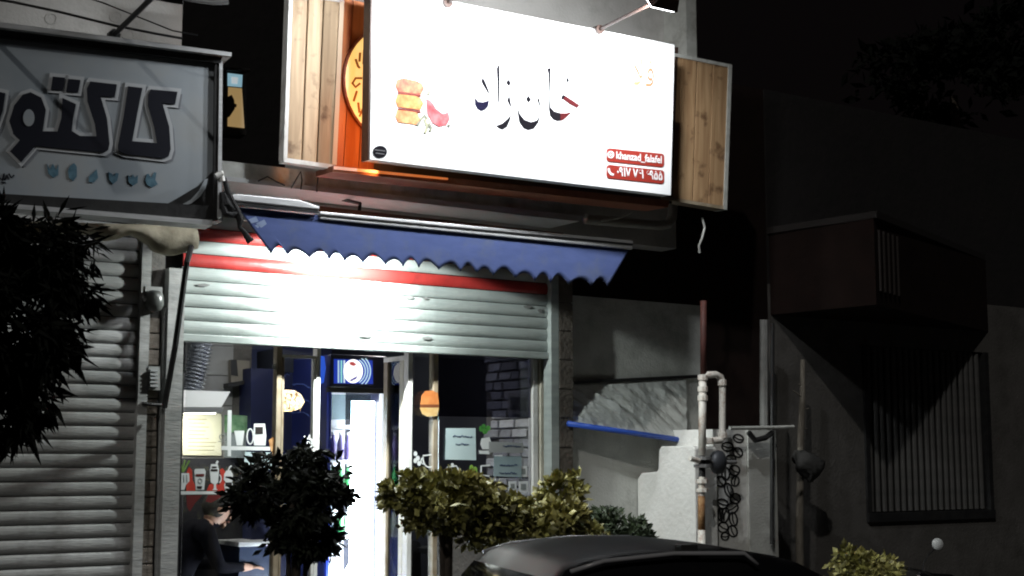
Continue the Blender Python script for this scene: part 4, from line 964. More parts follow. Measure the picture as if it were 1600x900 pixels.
# tall navy cabinet behind the door leaf with starry vinyl
PN = Plane((0, 1.15, 0))
v = thing('navy_cabinet', PN.p(450, 800), 'dark navy vinyl clad cabinet behind the glass door leaf', 'cabinet')
slab(PN, [(392, 575), (486, 580), (484, 1010), (392, 1010)], -.5, 0.0).build('carcass', M_INNAVY, v)
mb = MB(); rd = random.Random(8)
for j in range(3):
    for i in range(26):
        t = i / 25; x = 440 + 48 * t; y = 590 + j * 28 + 8 * (1 - (2 * t - 1) ** 2) * -1 + rd.uniform(-1.5, 1.5); slab(PN, ell(x, y, .7, .8, 5), 0, .002, mb)
mb.build('star_print', mat('star_print', (0.10, 0.16, 0.42), .5), v)
slab(PN, [(430, 545), (490, 552), (490, 585), (430, 580)], -.3, 0.01).build('top_panel', mat('slate_panel', (0.03, 0.033, 0.045), 1.0, spec=0.0), v)

# drinks fridge with lit header
FY = 0.62
PFr = Plane((0, FY, 0))
fg = thing('drinks_fridge', (PFr.p(550, 800).x, FY, FLOOR), 'tall blue drinks fridge with lit round logo header in the doorway', 'fridge')
fx0, fx1 = PFr.p(509, 700).x, PFr.p(598, 700).x
fzt, fz0 = PFr.p(550, 556).z, FLOOR + .04
M_FBLUE = mat('fridge_blue', (0.012, 0.03, 0.30), .35, col2=(0.015, .04, .36), scale=4)
M_FDARK = mat('fridge_navy', (0.012, 0.014, 0.04), .4)
zh = PFr.p(550, 606).z
zd = PFr.p(550, 614).z
MB().box(fx0, fx0 + .03, FY, FY + .55, fz0, fzt).build('left_side', mat('fridge_side_navy', (0.007, 0.012, 0.075), .4, col2=(0.010, 0.017, 0.10), scale=4), fg)
mb = MB(); PSd = Plane((fx0 - .001, 0, 0), yaw=-90); rd = random.Random(8)
for j in range(3):
    for i in range(24):
        t = i / 23; slab(PSd, ell(444 + 44 * t, 600 + j * 22 + 10 * (2 * t - 1) ** 2 + rd.uniform(-1, 1), .9, .9, 5), 0, .002, mb)
mb.build('dot_arc_print', mat('dot_print', (0.10, 0.16, 0.45), .5), fg)['kind'] = 'stuff'
MB().box(fx1 - .03, fx1, FY, FY + .55, fz0, fzt).build('right_side', M_FDARK, fg)
MB().box(fx0 + .03, fx1 - .03, FY + .50, FY + .55, fz0, fzt).build('back', mat('fridge_white', (0.75, 0.77, 0.8), .5), fg)
MB().box(fx0 + .03, fx1 - .03, FY + .01, FY + .50, fz0, fz0 + .12).build('plinth', M_FDARK, fg)
MB().box(fx0 + .03, fx1 - .03, FY + .01, FY + .50, fzt - .03, fzt).build('top', M_FBLUE, fg)
MB().box(fx0 - .002, fx1 + .002, FY - .05, FY + .01, zh, fzt + .002).build('header', M_FDARK, fg, bevel=.01)
MB().box(fx0 - .002, fx1 + .002, FY - .03, FY + .01, zd, zh - .002).build('header_trim', M_BLACK, fg)
Ph = Plane((0, FY - .05, 0))
slab(Ph, [(497, 560), (501, 556), (507, 557), (509, 575), (506, 598), (500, 601), (498, 590)], -.05, 0.005).build('header_end_cap', mat('lit_blue_cap', (0.02, 0.06, 0.4), .4, emit=(0.03, 0.12, 0.75), estr=.7), fg)
hl = slab(Ph, [(522, 561), (582, 563), (583, 600), (522, 599)], 0, .004).build('header_panel', mat('lit_navy_panel', (0.012, 0.03, 0.2), .4, emit=(0.012, 0.035, 0.34), estr=1.0), fg)
slab(Ph, ell(552, 580, 15, 18.5, 28), .004, .008).build('logo_disc', emit_mat('lit_white_disc', (1, 1, 1), 1.6), fg)
slab(Ph, [(545, 566), (552, 565), (557, 569), (554, 572), (548, 571)], .008, .011).build('logo_top', emit_mat('lit_red', (0.55, 0.05, 0.05), .8), fg)
slab(Ph, [(546, 594), (553, 590), (559, 587), (557, 592), (549, 596)], .008, .011).build('logo_bottom', emit_mat('lit_blue', (0.12, 0.10, 0.4), .8), fg)
mb = MB()
for k_, (rx, a) in enumerate(((19, 60), (23, 55), (27, 45))): ringpx(Ph, 552, 580, rx, rx * 1.05, 1.6, .004, .007, mb, n=14, a0=-a, a1=a)
mb.build('logo_arc', emit_mat('lit_arc', (0.55, 0.8, 0.95), .9), fg)
for x, m_ in ((528, (0.5, .75, .9)), (532.5, (.3, .85, .75)), (537, (.8, .95, 1))): slab(Ph, [(x, 563), (x + 2.2, 563), (x + 2.2, 598), (x, 598)], .004, .007).build('header_stripe', emit_mat('lit_stripe_%d' % int(x), m_, .8), fg)
# cabinet light: bright strip down the right of the door, widened to imitate its glare
lx = fx1 - .105
MB().box(lx - .10, lx + .06, FY + .04, FY + .07, fz0 + .2, zd - .05).build('light_tube', emit_mat('fridge_tube', (0.88, 0.94, 1.0), 24.0), fg)
ld = bpy.data.lights.new('fridge_light', 'AREA'); ld.shape = 'RECTANGLE'; ld.size = .03; ld.size_y = zd - fz0 - .3; ld.energy = 95; ld.color = (.88, .94, 1.0)
lo = bpy.data.objects.new('fridge_light', ld); COL.objects.link(lo); lo.parent = fg
lo.location = Vector((lx - .02, FY + .045, (zd + fz0) / 2)) - WL[fg.name]
lo.rotation_euler = Vector((-.55, .83, 0)).to_track_quat('-Z', 'Z').to_euler()
MB().box(fx0 + .03, fx1 - .03, FY - .012, FY - .006, fz0 + .12, zd).build('door_pane', M_GLASS, fg)
MB().box(fx0 + .002, fx0 + .022, FY - .03, FY - .002, fz0 + .1, zd).build('door_frame', M_FBLUE, fg)
MB().box(fx1 - .03, fx1 - .004, FY - .03, FY - .002, fz0 + .1, zd).build('door_frame', emit_mat('door_edge_glare', (.85, .92, 1), .9), fg)  # emission paints the fridge light's glare onto the frame
slab(Plane((0, FY - .015, 0)), [(513, 616), (580, 617), (580, 655), (513, 656)], 0, .002).build('door_film', mat('frosted_film_unused', (0.38, 0.45, 0.46), .6) and glass_mat('frosted_film', (0.62, 0.70, 0.72), .06, .3), fg)
SHELF = [PFr.p(545, y).z for y in (664, 719, 770, 838)] + [fz0 + .35]
M_WSH = mat('white_shelf', (0.7, 0.72, 0.74), .4)
B = {'violet': mat('violet_bottle', (0.07, 0.05, 0.16), .3, col2=(.12, .1, .25), scale=20), 'green': mat('green_bottle', (0.03, 0.24, 0.07), .25, col2=(.05, .3, .1), scale=20), 'white': mat('white_bottle', (0.6, 0.62, 0.6), .4),
     'yellow': mat('yellow_bottle', (0.5, 0.4, 0.08), .3), 'red': mat('red_bottle', (0.35, 0.06, 0.05), .3), 'blue': mat('blue_bottle', (.06, .14, .4), .3)}
rowsb = [(), ('violet',) * 6, ('green',) * 6, ('white', 'white', 'green', 'white', 'white', 'white'), ('white', 'yellow', 'red', 'white', 'yellow', 'blue')]
bottle = None; nth = ('first', 'second', 'third', 'fourth', 'fifth', 'sixth'); shf = ('top', 'second', 'third', 'fourth', 'lowest')
pm = {}
for j, z in enumerate(SHELF):
    MB().box(fx0 + .031, fx1 - .095, FY + .09, FY + .48, z - .022, z).build('shelf', M_WSH, fg)
    zt_ = z
    hb = 0.185
    for i, cn in enumerate(rowsb[j]):
        wl = Vector((fx0 + .06 + i * .057, FY + .13, z + .001))
        if wl.x > fx1 - .12: break
        if cn not in pm:
            bo = MB().lathe((0, 0, 0), [(.022, 0), (.025, .006), (.025, .10), (.022, .12), (.011, .15), (.011, .17)], n=10).build('bottle', B[cn], None, smooth=True, loc=(0, 0, 0))
            cp = MB().lathe((0, 0, 0), [(.0125, .168), (.0125, .185)], n=10).build('cap', B['white'], None, loc=(0, 0, 0)); cp.parent = bo
            pm[cn] = (bo.data, cp.data); bo.location = wl
        else:
            bo = place('bottle', pm[cn][0], wl); cp = place('cap', pm[cn][1], wl, bo)
        tag(bo, '%s drink bottle, %s from the left on the %s fridge shelf' % (cn, nth[i], shf[j]), 'bottle', 'bottles in the drinks fridge')

# counter and work surface in the left window, person bending over it
CY = 0.95
PC = Plane((0, CY, 0))
v = thing('service_counter', PC.p(410, 900), 'dark blue serving counter with a metal edge in the left window', 'counter')
x0_, x1_ = PC.p(352, 850).x, PC.p(436, 850).x; zc = PC.p(395, 846).z
MB().box(x0_ + .10, x1_, CY, CY + .4, FLOOR, zc - .03).build('front_panel', mat('navy_laminate', (0.012, 0.022, 0.055), .4, col2=(.016, .03, .07), scale=5), v)
MB().box(x0_ + .08, x1_, CY - .03, CY + .42, zc - .03, zc).build('worktop', M_ALU, v, bevel=.004)

# ------------------------------------------------------------------ person at the counter
def skin_body(name, V, Eg, rad, root=0, sub=2):
    me = bpy.data.meshes.new(name); me.from_pydata(V, Eg, []); o = bpy.data.objects.new(name, me); COL.objects.link(o)
    md = o.modifiers.new('skin', 'SKIN'); ss = o.modifiers.new('sub', 'SUBSURF'); ss.levels = ss.render_levels = sub
    for i, r_ in enumerate(rad): me.skin_vertices[0].data[i].radius = r_ if isinstance(r_, tuple) else (r_, r_)
    me.skin_vertices[0].data[root].use_root = True
    bpy.context.view_layer.update()
    m2 = bpy.data.meshes.new_from_object(o.evaluated_get(bpy.context.evaluated_depsgraph_get()))
    bpy.data.objects.remove(o); return m2
hp = at(343, 800, 1.05)                         # centre of the head
px_, py_ = hp.x, hp.y
hz = hp.z
pe = thing('person', (px_ - .18, py_, FLOOR), 'person in dark clothes bending over the counter, facing right', 'person')
def W(x, y, z): return Vector((px_ - .18 + x, py_ + y, FLOOR + z))
HZ = hz - FLOOR
V = []; Eg = []; rad = []
def node(p, r_, par=None):
    V.append(p); rad.append(r_); i = len(V) - 1
    if par is not None: Eg.append((par, i))
    return i
pel = node(W(-.12, 0, HZ * .60), (.15, .12))
sp1 = node(W(-.10, 0, HZ * .70), (.145, .115), pel)
sp2 = node(W(-.03, 0, HZ * .81), (.16, .12), sp1)
sp3 = node(W(.05, 0, HZ * .90), (.12, .10), sp2)
nk = node(W(.10, 0, HZ * .935), .058, sp3)
hd0 = node(W(.155, 0, HZ * .975), (.072, .078), nk)
hd1 = node(W(.175, 0, HZ * 1.02), (.088, .092), hd0)
hd2 = node(W(.175, 0, HZ * 1.065), (.07, .075), hd1)
for s_ in (-1, 1):
    h1 = node(W(-.11, s_ * .09, HZ * .54), .092, pel); k1 = node(W(-.06, s_ * .10, HZ * .29), .062, h1); a1 = node(W(-.10, s_ * .10, .07), .043, k1); f1 = node(W(.06, s_ * .12, .035), .038, a1)
    s1 = node(W(.03, s_ * .17, HZ * .885), .062, sp3)
    e1 = node(W(.10, s_ * .22, HZ * .70), .046, s1)
    wr = node(W(.29, s_ * .13, HZ * .695), .030, e1)
    pl_ = node(W(.345, s_ * .11, HZ * .69), (.034, .018), wr)
    for q, (dy, L) in enumerate(((-.028, .062), (-.010, .072), (.009, .068), (.027, .052))):
        b1 = node(W(.385, s_ * .11 + dy, HZ * .692), .0095, pl_); b2 = node(W(.385 + L * .55, s_ * .11 + dy * 1.1, HZ * .688), .0088, b1); node(W(.385 + L * .9, s_ * .11 + dy * 1.1, HZ * .676), .0078, b2)
    th1 = node(W(.345, s_ * .11 - s_ * .036, HZ * .69), .0105, pl_); node(W(.375, s_ * .11 - s_ * .055, HZ * .683), .009, th1)
bm_ = skin_body('body', V, Eg, rad)
M_SKIN = mat('skin', (0.42, 0.25, 0.18), .55)
bm_.materials.clear(); bm_.materials.append(mat('dark_shirt', (0.005, 0.005, 0.007), 1.0, col2=(.008, .008, .011), scale=20, spec=0.05)); bm_.materials.append(M_SKIN)
neck = W(.10, 0, HZ * .94); hc = W(.175, 0, HZ * 1.02)
for p in bm_.polygons:
    c = Vector(p.center)
    if (c.z > neck.z and c.x > neck.x - .03) or c.x > W(.30, 0, 0).x: p.material_index = 1
    p.use_smooth = True
c0 = WL[pe.name]
bm_.transform(Matrix.Translation(-c0)); place('body', bm_, c0, pe)
# face: brow, nose, lips, chin, ear, eye on the head, looking right and down
fx = Vector((.93, -.12, -.34)).normalized(); fu = Vector((.34, 0, .94)); fu = (fu - fx * fu.dot(fx)).normalized(); fs = fx.cross(fu)
def Fc(a, b, c): return hc + fx * a + fs * b + fu * c
mb = MB(); n_ = 12
mb.rings([[Fc(.080, .016, -.004), Fc(.080, -.016, -.004), Fc(.088, 0, .002)], [Fc(.088, .018, -.030), Fc(.088, -.018, -.030), Fc(.112, 0, -.030)], [Fc(.080, .012, -.042), Fc(.080, -.012, -.042), Fc(.090, 0, -.044)]])
mb.build('nose', M_SKIN, pe, smooth=True)
mb = MB(); mb.path([Fc(.082, -.022, -.062), Fc(.094, 0, -.060), Fc(.082, .022, -.062)], [.004, .009, .004]); mb.build('mouth', mat('lips', (.3, .13, .1), .5), pe, smooth=True)
mb = MB().lathe(Fc(.062, 0, -.088), [(.0, -.02), (.024, -.008), (.028, .01), (.0, .026)], axis=fx); mb.build('chin', M_SKIN, pe, smooth=True)
for s_ in (-1, 1):
    mb = MB().lathe(Fc(.074, s_ * .032, .004), [(.0, -.012), (.011, -.004), (.012, .003), (.0, .012)], axis=fx, n=10); mb.build('eye', mat('eye_dark', (.05, .035, .03), .3), pe, smooth=True)
    mb = MB().lathe(Fc(-.005, s_ * .086, -.012), [(.0, -.012), (.022, -.006), (.027, .004), (.0, .012)], axis=fs * s_, n=12); mb.build('ear', M_SKIN, pe, smooth=True)
mb = MB(); rr_ = []
for i in range(9):
    ph = R(-50 + 140 * i / 8)
    rr_.append([hc + fu * (.108 * math.sin(ph) + .012) + (fx * (math.cos(a) * (.096 if math.cos(a) < 0 else .070 + .03 * max(0, math.sin(ph))) - .018) + fs * math.sin(a) * .094) * max(.02, math.cos(ph)) for a in [2 * math.pi * k_ / 20 for k_ in range(20)]])
mb.rings(rr_); mb.build('hair', mat('dark_hair', (.012, .010, .009), .7, col2=(.02, .017, .015), scale=40, bump=.5), pe, smooth=True)

# black moulded chairs and table inside the right window
M_PLASTIC = mat('black_plastic', (0.010, 0.010, 0.011), .3, spec=.6)
CHY = 0.9
PCh = Plane((0, CHY, 0))
v = thing('black_chair', (PCh.p(640, 850).x, CHY, FLOOR), 'black moulded chair with rounded back behind the narrow window', 'chair')
cx = WL[v.name].x; zb_ = PCh.p(640, 845).z
rows = []
for i in range(13):
    a = R(-100 + 200 * i / 12); rows.append([Vector((cx + .20 * math.sin(a) * (1 - .12 * j / 5), CHY - .18 * math.cos(a) + .2, FLOOR + .42 + (zb_ - FLOOR - .42) * (j / 5) * (.80 + .20 * math.cos(a * .8)))) for j in range(6)])
MB().grid(rows, (0, .012, 0)).build('backrest', M_PLASTIC, v, smooth=True)
MB().lathe((cx, CHY + .2, FLOOR + .40), [(.10, -.02), (.2, 0), (.21, .02), (.0, .03)], n=20).build('seat', M_PLASTIC, v, smooth=True)
for sx in (-1, 1):
    for sy in (-1, 1): MB().path([(cx + sx * .13, CHY + .2 + sy * .13, FLOOR + .4), (cx + sx * .2, CHY + .2 + sy * .2, FLOOR)], .014).build('leg', M_PLASTIC, v)
v = thing('dark_table', (PCh.p(720, 880).x, .75, FLOOR), 'dark table inside the right window behind the bushes', 'table')
tx = WL[v.name].x; tz = at(720, 858, .6).z
MB().box(tx - .33, tx + .22, .5, 1.1, tz - .04, tz).build('table_top', M_BLACK, v, bevel=.006)
for sx in (-.28, .18):
    for sy in (.55, 1.05): MB().path([(tx + sx, sy, FLOOR), (tx + sx, sy, tz - .04)], .02).build('leg', M_BLACK, v)

# interior lamps
def tube_lamp(c, L, axis, watt, label, col=(1, .98, .94)):
    t = thing('tube_lamp', c, label, 'lamp'); a = Vector(axis)
    MB().path([Vector(c) - a * L / 2, Vector(c) + a * L / 2], .014, 8).build('tube', emit_mat('lit_tube', (1, .98, .95), 5.0), t)
    q = Vector(c); MB().box(q.x - (L / 2 * a.x + .03), q.x + L / 2 * a.x + .03, q.y - (L / 2 * a.y + .03), q.y + L / 2 * a.y + .03, q.z + .018, q.z + .05).build('batten', M_WHITEPAINT, t)
    ld = bpy.data.lights.new('tube_light', 'AREA'); ld.shape = 'RECTANGLE'; ld.size = .06; ld.size_y = L; ld.energy = watt; ld.color = col
    lo = bpy.data.objects.new('tube_light', ld); COL.objects.link(lo); lo.parent = t; lo.location = (0, 0, -.03)
    lo.rotation_euler = (0, 0, R(90) if a.x > .5 else 0)
xk = PK.p(330, 600).x
tube_lamp((xk, .70, 2.88), .8, (1, 0, 0), 6.0, 'ceiling tube lamp above the kitchen behind the shutter')
tube_lamp((xs1 - .8, 1.0, 2.88), .8, (0, 1, 0), 12.0, 'ceiling tube lamp near the stone wall inside the shop')
# light fitting in the cooking hood
hl_ = [o for o in COL.objects if o.name.startswith('extractor_hood')][0]
hq = PK.p(312, 645, .30)
MB().box(hq.x - .1, hq.x + .1, hq.y - .03, hq.y + .03, hq.z - .006, hq.z + .01).build('hood_lamp', emit_mat('hood_lamp_glass', (1, .95, .82), 6.0), hl_)
ld = bpy.data.lights.new('hood_light', 'AREA'); ld.size = .2; ld.energy = 4.5; ld.color = (1, .96, .84)
lo = bpy.data.objects.new('hood_light', ld); COL.objects.link(lo); lo.parent = hl_; lo.location = hq + Vector((0, 0, -.02)) - WL[hl_.name]
lo.rotation_euler = Vector((0, .35, -1)).to_track_quat('-Z', 'Y').to_euler()

# ------------------------------------------------------------------ right of the shop: set back wall, tarp porch, white stub wall, gas pipes
SY = 0.05
PSet = Plane((0, SY, 0))
xw1 = PSet.p(1098, 600).x
w1 = thing('side_building', (XR1 + .5, SY, .16), 'dim grey plastered wall set back to the right of the shop', 'building')
MB().box(XR1, xw1, SY, SY + .2, .16, PSet.p(1000, 470).z).build('wall', M_PLASTER, w1)
MB().box(XR1, xw1, SY, SY + .2, PSet.p(1000, 470).z + .001, 3.9).build('upper_wall', M_BROWNWALL, w1)  # dark brown colour replaces the shade on the upper part of the wall
MB().box(XR1 - .02, XR1 + .001, .285, SY + .2, .16, 3.3).build('return_wall', M_PLASTER, w1)
slab(PSet, [(880, 596), (960, 592), (1098, 585), (1098, 590), (960, 597), (880, 601)], 0.0, .03).build('cable_ledge', M_BLACK, w1)
tp = thing('tarp_porch', PSet.p(980, 690, .4), 'crinkled grey tarp with a blue front pipe beside the shop', 'canopy')
rd = random.Random(21); NI, NJ = 46, 24
c00, c10, c11, c01 = PSet.p(888, 603, .02), PSet.p(1072, 593, .02), PSet.p(1074, 690, .20), PSet.p(888, 662, .10)
hgt = [[0.0] * NJ for _ in range(NI)]
for _ in range(46):
    ci, cj, L, am, an_ = rd.uniform(0, NI), rd.uniform(0, NJ), rd.uniform(3, 9), rd.uniform(-.030, .034), rd.uniform(.5, 1.1)
    ca, sa = math.cos(an_), math.sin(an_)
    for i in range(NI):
        for j in range(NJ):
            u, v_ = (i - ci) * ca + (j - cj) * sa, -(i - ci) * sa + (j - cj) * ca
            hgt[i][j] += am * math.exp(-(u / L) ** 2) * max(0, 1 - abs(v_) / 1.8)
rows = []
for i in range(NI):
    a = i / (NI - 1); r_ = []
    for j in range(NJ):
        b = j / (NJ - 1); p = (c00 * (1 - a) + c10 * a) * (1 - b) + (c01 * (1 - a) + c11 * a) * b
        r_.append(p + Vector((0, -.8, .45)) * (.55 * hgt[i][j] * min(1, b * 5) + rd.uniform(-.002, .002)))
    rows.append(r_)
MB().grid(rows, (0, .008, -.002)).build('tarp', M_FOIL, tp)
MB().path([c01 + Vector((-.02, -.02, 0)), c11 + Vector((.03, -.02, 0))], .019, 10).build('front_pipe', M_BLUEPIPE, tp, smooth=True)
MB().path([c11 + Vector((.02, -.02, .0)), c11 + Vector((.06, -.02, -.005))], .032, 10).build('pipe_cap', M_BLACK, tp)
MB().path([c11 + Vector((.0, 0, 0)), Vector((c11.x, SY, c11.z - .02))], .008, 6).build('side_pipe', M_BLACK, tp)
# stepped white stub wall
SBY = 0.048
sx0 = at(996, 790, SBY).x
yn = CAM.y + ray(1086, 760).y * ((sx0 - CAM.x) / ray(1086, 760).x)
ym = CAM.y + ray(1030, 740).y * ((sx0 - CAM.x) / ray(1030, 740).x)
z_hi, z_lo = atX(1060, 697, sx0).z, atX(1010, 737, sx0).z
sxe = at(1121, 760, yn).x
st = thing('stub_wall', (sx0, yn, .16), 'bright white stepped stub wall beside the gas pipes', 'wall')
mb = MB(); pr = []
for (y, z) in ((yn, .16), (yn, z_hi - .02), (yn + .02, z_hi), (ym - .02, z_hi), (ym, z_hi - .03), (ym + .012, z_lo + .02), (ym + .03, z_lo), (SBY - .05, z_lo - .01), (SBY - .002, z_lo - .05), (SBY - .002, .16)): pr.append(Vector((sx0, y, z)))
mb.prism(pr, (sxe - sx0, 0, 0)); mb.build('stepped_block', M_WHITEWALL, st, bevel=.008)
# coffee bean painted pilaster and grey pillar
PB = Plane((0, yn + .04, 0))
xb1, xb2 = PB.p(1167, 760).x, PB.p(1211, 760).x
bp = thing('painted_pilaster', (sxe + .1, yn + .04, .16), 'white pilaster painted with black coffee bean outlines', 'pilaster')
MB().box(sxe + .002, xb1, yn + .04, SY, .16, PB.p(1140, 671).z).build('block', M_WHITEWALL, bp)
rd = random.Random(2)
beans = [(1154, 685, 8, 6, 20), (1137, 698, 9, 7, 10), (1153, 707, 7, 8, -40), (1142, 717, 8, 6, 0), (1148, 735, 8, 8, 30), (1134, 740, 6, 10, 0), (1149, 752, 6, 8, 10), (1126, 752, 8, 8, 60), (1139, 766, 6, 12, -20), (1149, 779, 8, 8, 40), (1129, 787, 9, 7, 20), (1144, 794, 10, 8, -30), (1133, 805, 6, 12, 10), (1146, 811, 6, 11, -10), (1126, 804, 4, 10, 0), (1130, 824, 8, 8, 30), (1145, 830, 7, 9, -20), (1133, 838, 6, 6, 0)]
for (x, y, rx, ry, an_) in beans:
    ca, sa = math.cos(R(an_)), math.sin(R(an_)); mb = MB()
    pts = [(x + rx * math.cos(t) * ca - ry * math.sin(t) * sa, y + rx * math.cos(t) * sa + ry * math.sin(t) * ca) for t in [2 * math.pi * k_ / 12 for k_ in range(13)]]
    stroke(PB, pts, 2.3, 0, .003, mb)
    L = max(rx, ry) * .8; dx, dy = (ca, sa) if rx >= ry else (-sa, ca)
    stroke(PB, ((x - dx * L, y - dy * L), (x - dy * 1.2, y + dx * 1.2), (x + dx * L, y + dy * L)), 1.8, 0, .003, mb)
    mb.build('bean_outline', M_BLACK, bp)
gp = thing('grey_pillar', ((xb1 + xb2) / 2, yn + .1, .16), 'dark grey plastered pillar right of the bean painting', 'pillar')
MB().box(xb1 + .002, xb2, yn + .02, SY, .16, PB.p(1190, 672).z).build('lower_shaft', M_PLASTER, gp)
MB().path([PB.p(1207, 505, .06), PB.p(1206, 850, .06)], .014).build('black_drain', M_BLACK, gp)
MB().path([PSet.p(1194, 500, .3), PSet.p(1194, 672, .3)], .032).build('grey_conduit', mat('grey_conduit', (.15, .15, .145), .7, col2=(.2, .2, .19), scale=12), gp)
MB().path([PB.p(1140, 669, .12), PB.p(1215, 668, .12), PB.p(1240, 667, .12)], .013).build('cross_bar', M_GALV, gp)
MB().path([PB.p(1170, 676, .1), PB.p(1180, 688, .1), PB.p(1196, 684, .1), PB.p(1206, 676, .1)], .02).build('hanging_strap', M_BLACK, gp)

# gas pipes with regulator
GP = Plane((0, yn - .16, 0))
gs = thing('gas_pipe', (GP.p(1098, 840).x, yn - .16, .16), 'white and rusty gas pipe with regulator in front of the stub wall', 'gas pipe')
MB().path([GP.p(1099, 470), GP.p(1099, 588)], .022, 10).build('red_riser', M_PIPER, gs, smooth=True)
MB().path([GP.p(1098, 588), GP.p(1097, 712)], .026, 10).build('white_riser', M_PIPEW, gs, smooth=True)
for y in (590, 608, 622): MB().lathe(GP.p(1098, y), [(.026, -.02), (.034, -.016), (.034, .016), (.026, .02)], n=10).build('coupling', M_PIPEW, gs)
MB().path([GP.p(1099, 586), GP.p(1118, 585), GP.p(1126, 589), GP.p(1129, 600), GP.p(1129, 683), GP.p(1126, 688), GP.p(1106, 689)], .023, 10).build('branch_loop', M_PIPEW, gs, smooth=True)
for p in ((1128, 598), (1129, 680), (1108, 689)): MB().lathe(GP.p(*p), [(.022, -.022), (.031, -.018), (.031, .018), (.022, .022)], n=10).build('elbow', M_PIPEW, gs)
MB().path([GP.p(1097, 712), GP.p(1097, 745)], .022, 10).build('valve_stem', M_BLACK, gs)
for y in (716, 728): MB().lathe(GP.p(1098, y), [(.03, -.012), (.06, -.01), (.06, .01), (.03, .012)], n=14).build('flange', mat('grey_iron', (.2, .2, .2), .6, .3), gs)
rg = GP.p(1122, 722, -.02)
MB().lathe(rg, [(.0, -.05), (.03, -.05), (.075, -.025), (.08, 0), (.075, .025), (.03, .05), (0, .05)], axis=(.35, -1, 0), n=18).build('regulator', mat('dark_iron', (.06, .065, .075), .5, .3), gs, smooth=True)
MB().path([GP.p(1100, 722), GP.p(1150, 722)], .014, 8).build('cross_pipe', mat('grey_iron', (.2, .2, .2), .6, .3), gs)
MB().path([GP.p(1078, 716, .02), GP.p(1092, 720, .02)], .018, 8).build('lever', M_PIPEW, gs)
for y in (752, 766): MB().lathe(GP.p(1097, y), [(.028, -.014), (.042, -.012), (.042, .012), (.028, .014)], n=8).build('union_nut', M_PIPEW, gs)
MB().path([GP.p(1097, 745), GP.p(1096, 775)], .022, 10).build('short_pipe', M_PIPEW, gs)
MB().path([GP.p(1096, 775), GP.p(1096, 828)], .024, 10).build('rusty_pipe', M_RUST, gs, smooth=True)
p = GP.p(1096, 828); MB().path([p, Vector((p.x, p.y, .16))], .026, 10).build('lower_pipe', M_PIPEW, gs, smooth=True)

# ------------------------------------------------------------------ right house in the dark
hs = thing('dark_house', (PSet.p(1400, 800).x, SY, .16), 'dark house with barred window at the right', 'house')
hx0, hx1 = xw1 + .002, PSet.p(1760, 600).x
ztop = PSet.p(1400, 180).z
wx0, wx1, wz0, wz1 = PSet.p(1352, 700).x, PSet.p(1546, 700).x, PSet.p(1450, 803).z, PSet.p(1450, 545).z
zbr = PSet.p(1150, 490).z
hxm = PSet.p(1205, 600).x
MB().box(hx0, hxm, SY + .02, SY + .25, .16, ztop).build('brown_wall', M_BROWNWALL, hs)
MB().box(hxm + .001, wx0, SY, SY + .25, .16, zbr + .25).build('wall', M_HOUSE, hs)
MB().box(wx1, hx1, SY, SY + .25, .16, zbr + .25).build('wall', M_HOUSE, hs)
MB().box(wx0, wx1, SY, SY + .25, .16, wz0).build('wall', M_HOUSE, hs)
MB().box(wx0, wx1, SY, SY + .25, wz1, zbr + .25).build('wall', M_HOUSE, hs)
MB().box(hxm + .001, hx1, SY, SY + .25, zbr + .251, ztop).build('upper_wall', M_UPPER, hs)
wn = MB().box(wx0, wx1, SY + .10, SY + .12, wz0, wz1).build('window', mat('dark_shutter', (.02, .02, .02), .6), hs)
fw = .035
MB().box(wx0 - .01, wx1 + .01, SY - .03, SY + .05, wz0 - .05, wz0 + .02).build('sill', M_BLACK, wn)
MB().box(wx0 - .01, wx0 + fw, SY - .02, SY + .05, wz0 + .021, wz1).build('frame', M_BLACK, wn)
MB().box(wx1 - fw, wx1 + .01, SY - .02, SY + .05, wz0 + .021, wz1).build('frame', M_BLACK, wn)
M_BAR = mat('grey_bar', (.055, .055, .053), .6, col2=(.085, .082, .078), scale=10)
nb_ = 19; bw = (wx1 - wx0 - .1) / nb_
b0 = None
for i in range(nb_):
    wl = Vector((wx0 + .05 + bw * (i + .5), SY + .03, wz0 + .03))
    if b0 is None:
        b0 = MB().rings([[Vector((bw * .30 * math.cos(a), .02 * math.sin(a), z)) for a in [math.pi * 2 * k_ / 8 for k_ in range(8)]] for z in (0, wz1 - wz0 - .04)]).build('bar', M_BAR, wn, loc=(0, 0, 0)); b0.location = wl - WL[wn.name]
    else: place('bar', b0.data, wl, wn).rotation_euler = (0, R(random.uniform(-.35, .35)), 0)
# projecting bay casting the slanting shadow
ba = PSet.p(1204, 492); xA = ba.x; zB = ba.z; zT = PSet.p(1200, 366).z
xB = PSet.p(1330, 480).x; xC = xB + 1.7
ph_ = [Vector((xA, SY - .001, zB)), Vector((xA + .12, SY - .95, zB)), Vector((xC, SY - .001, zB))]
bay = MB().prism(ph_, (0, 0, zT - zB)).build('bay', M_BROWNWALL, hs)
MB().prism([p + Vector((-.02 if i == 0 else .0, -.03 if i == 1 else 0, zT - zB + .002)) for i, p in enumerate(ph_)], (0, 0, .05)).build('bay_cap', mat('bay_coping', (.013, .010, .009), .8), bay)
for i in range(5):
    q = ph_[1] + (ph_[2] - ph_[1]) * (.02 + i * .035); MB().path([q + Vector((0, -.02, .1)), q + Vector((0, -.02, zT - zB - .08))], .009, 6).build('grille_bar', mat('rusty_grille', (.025, .02, .018), .8), bay)
MB().box(hx0 - .2, hx1, SY + .26, SY + 6, ztop - .1, ztop + .02).build('roof', M_UPPER, hs)
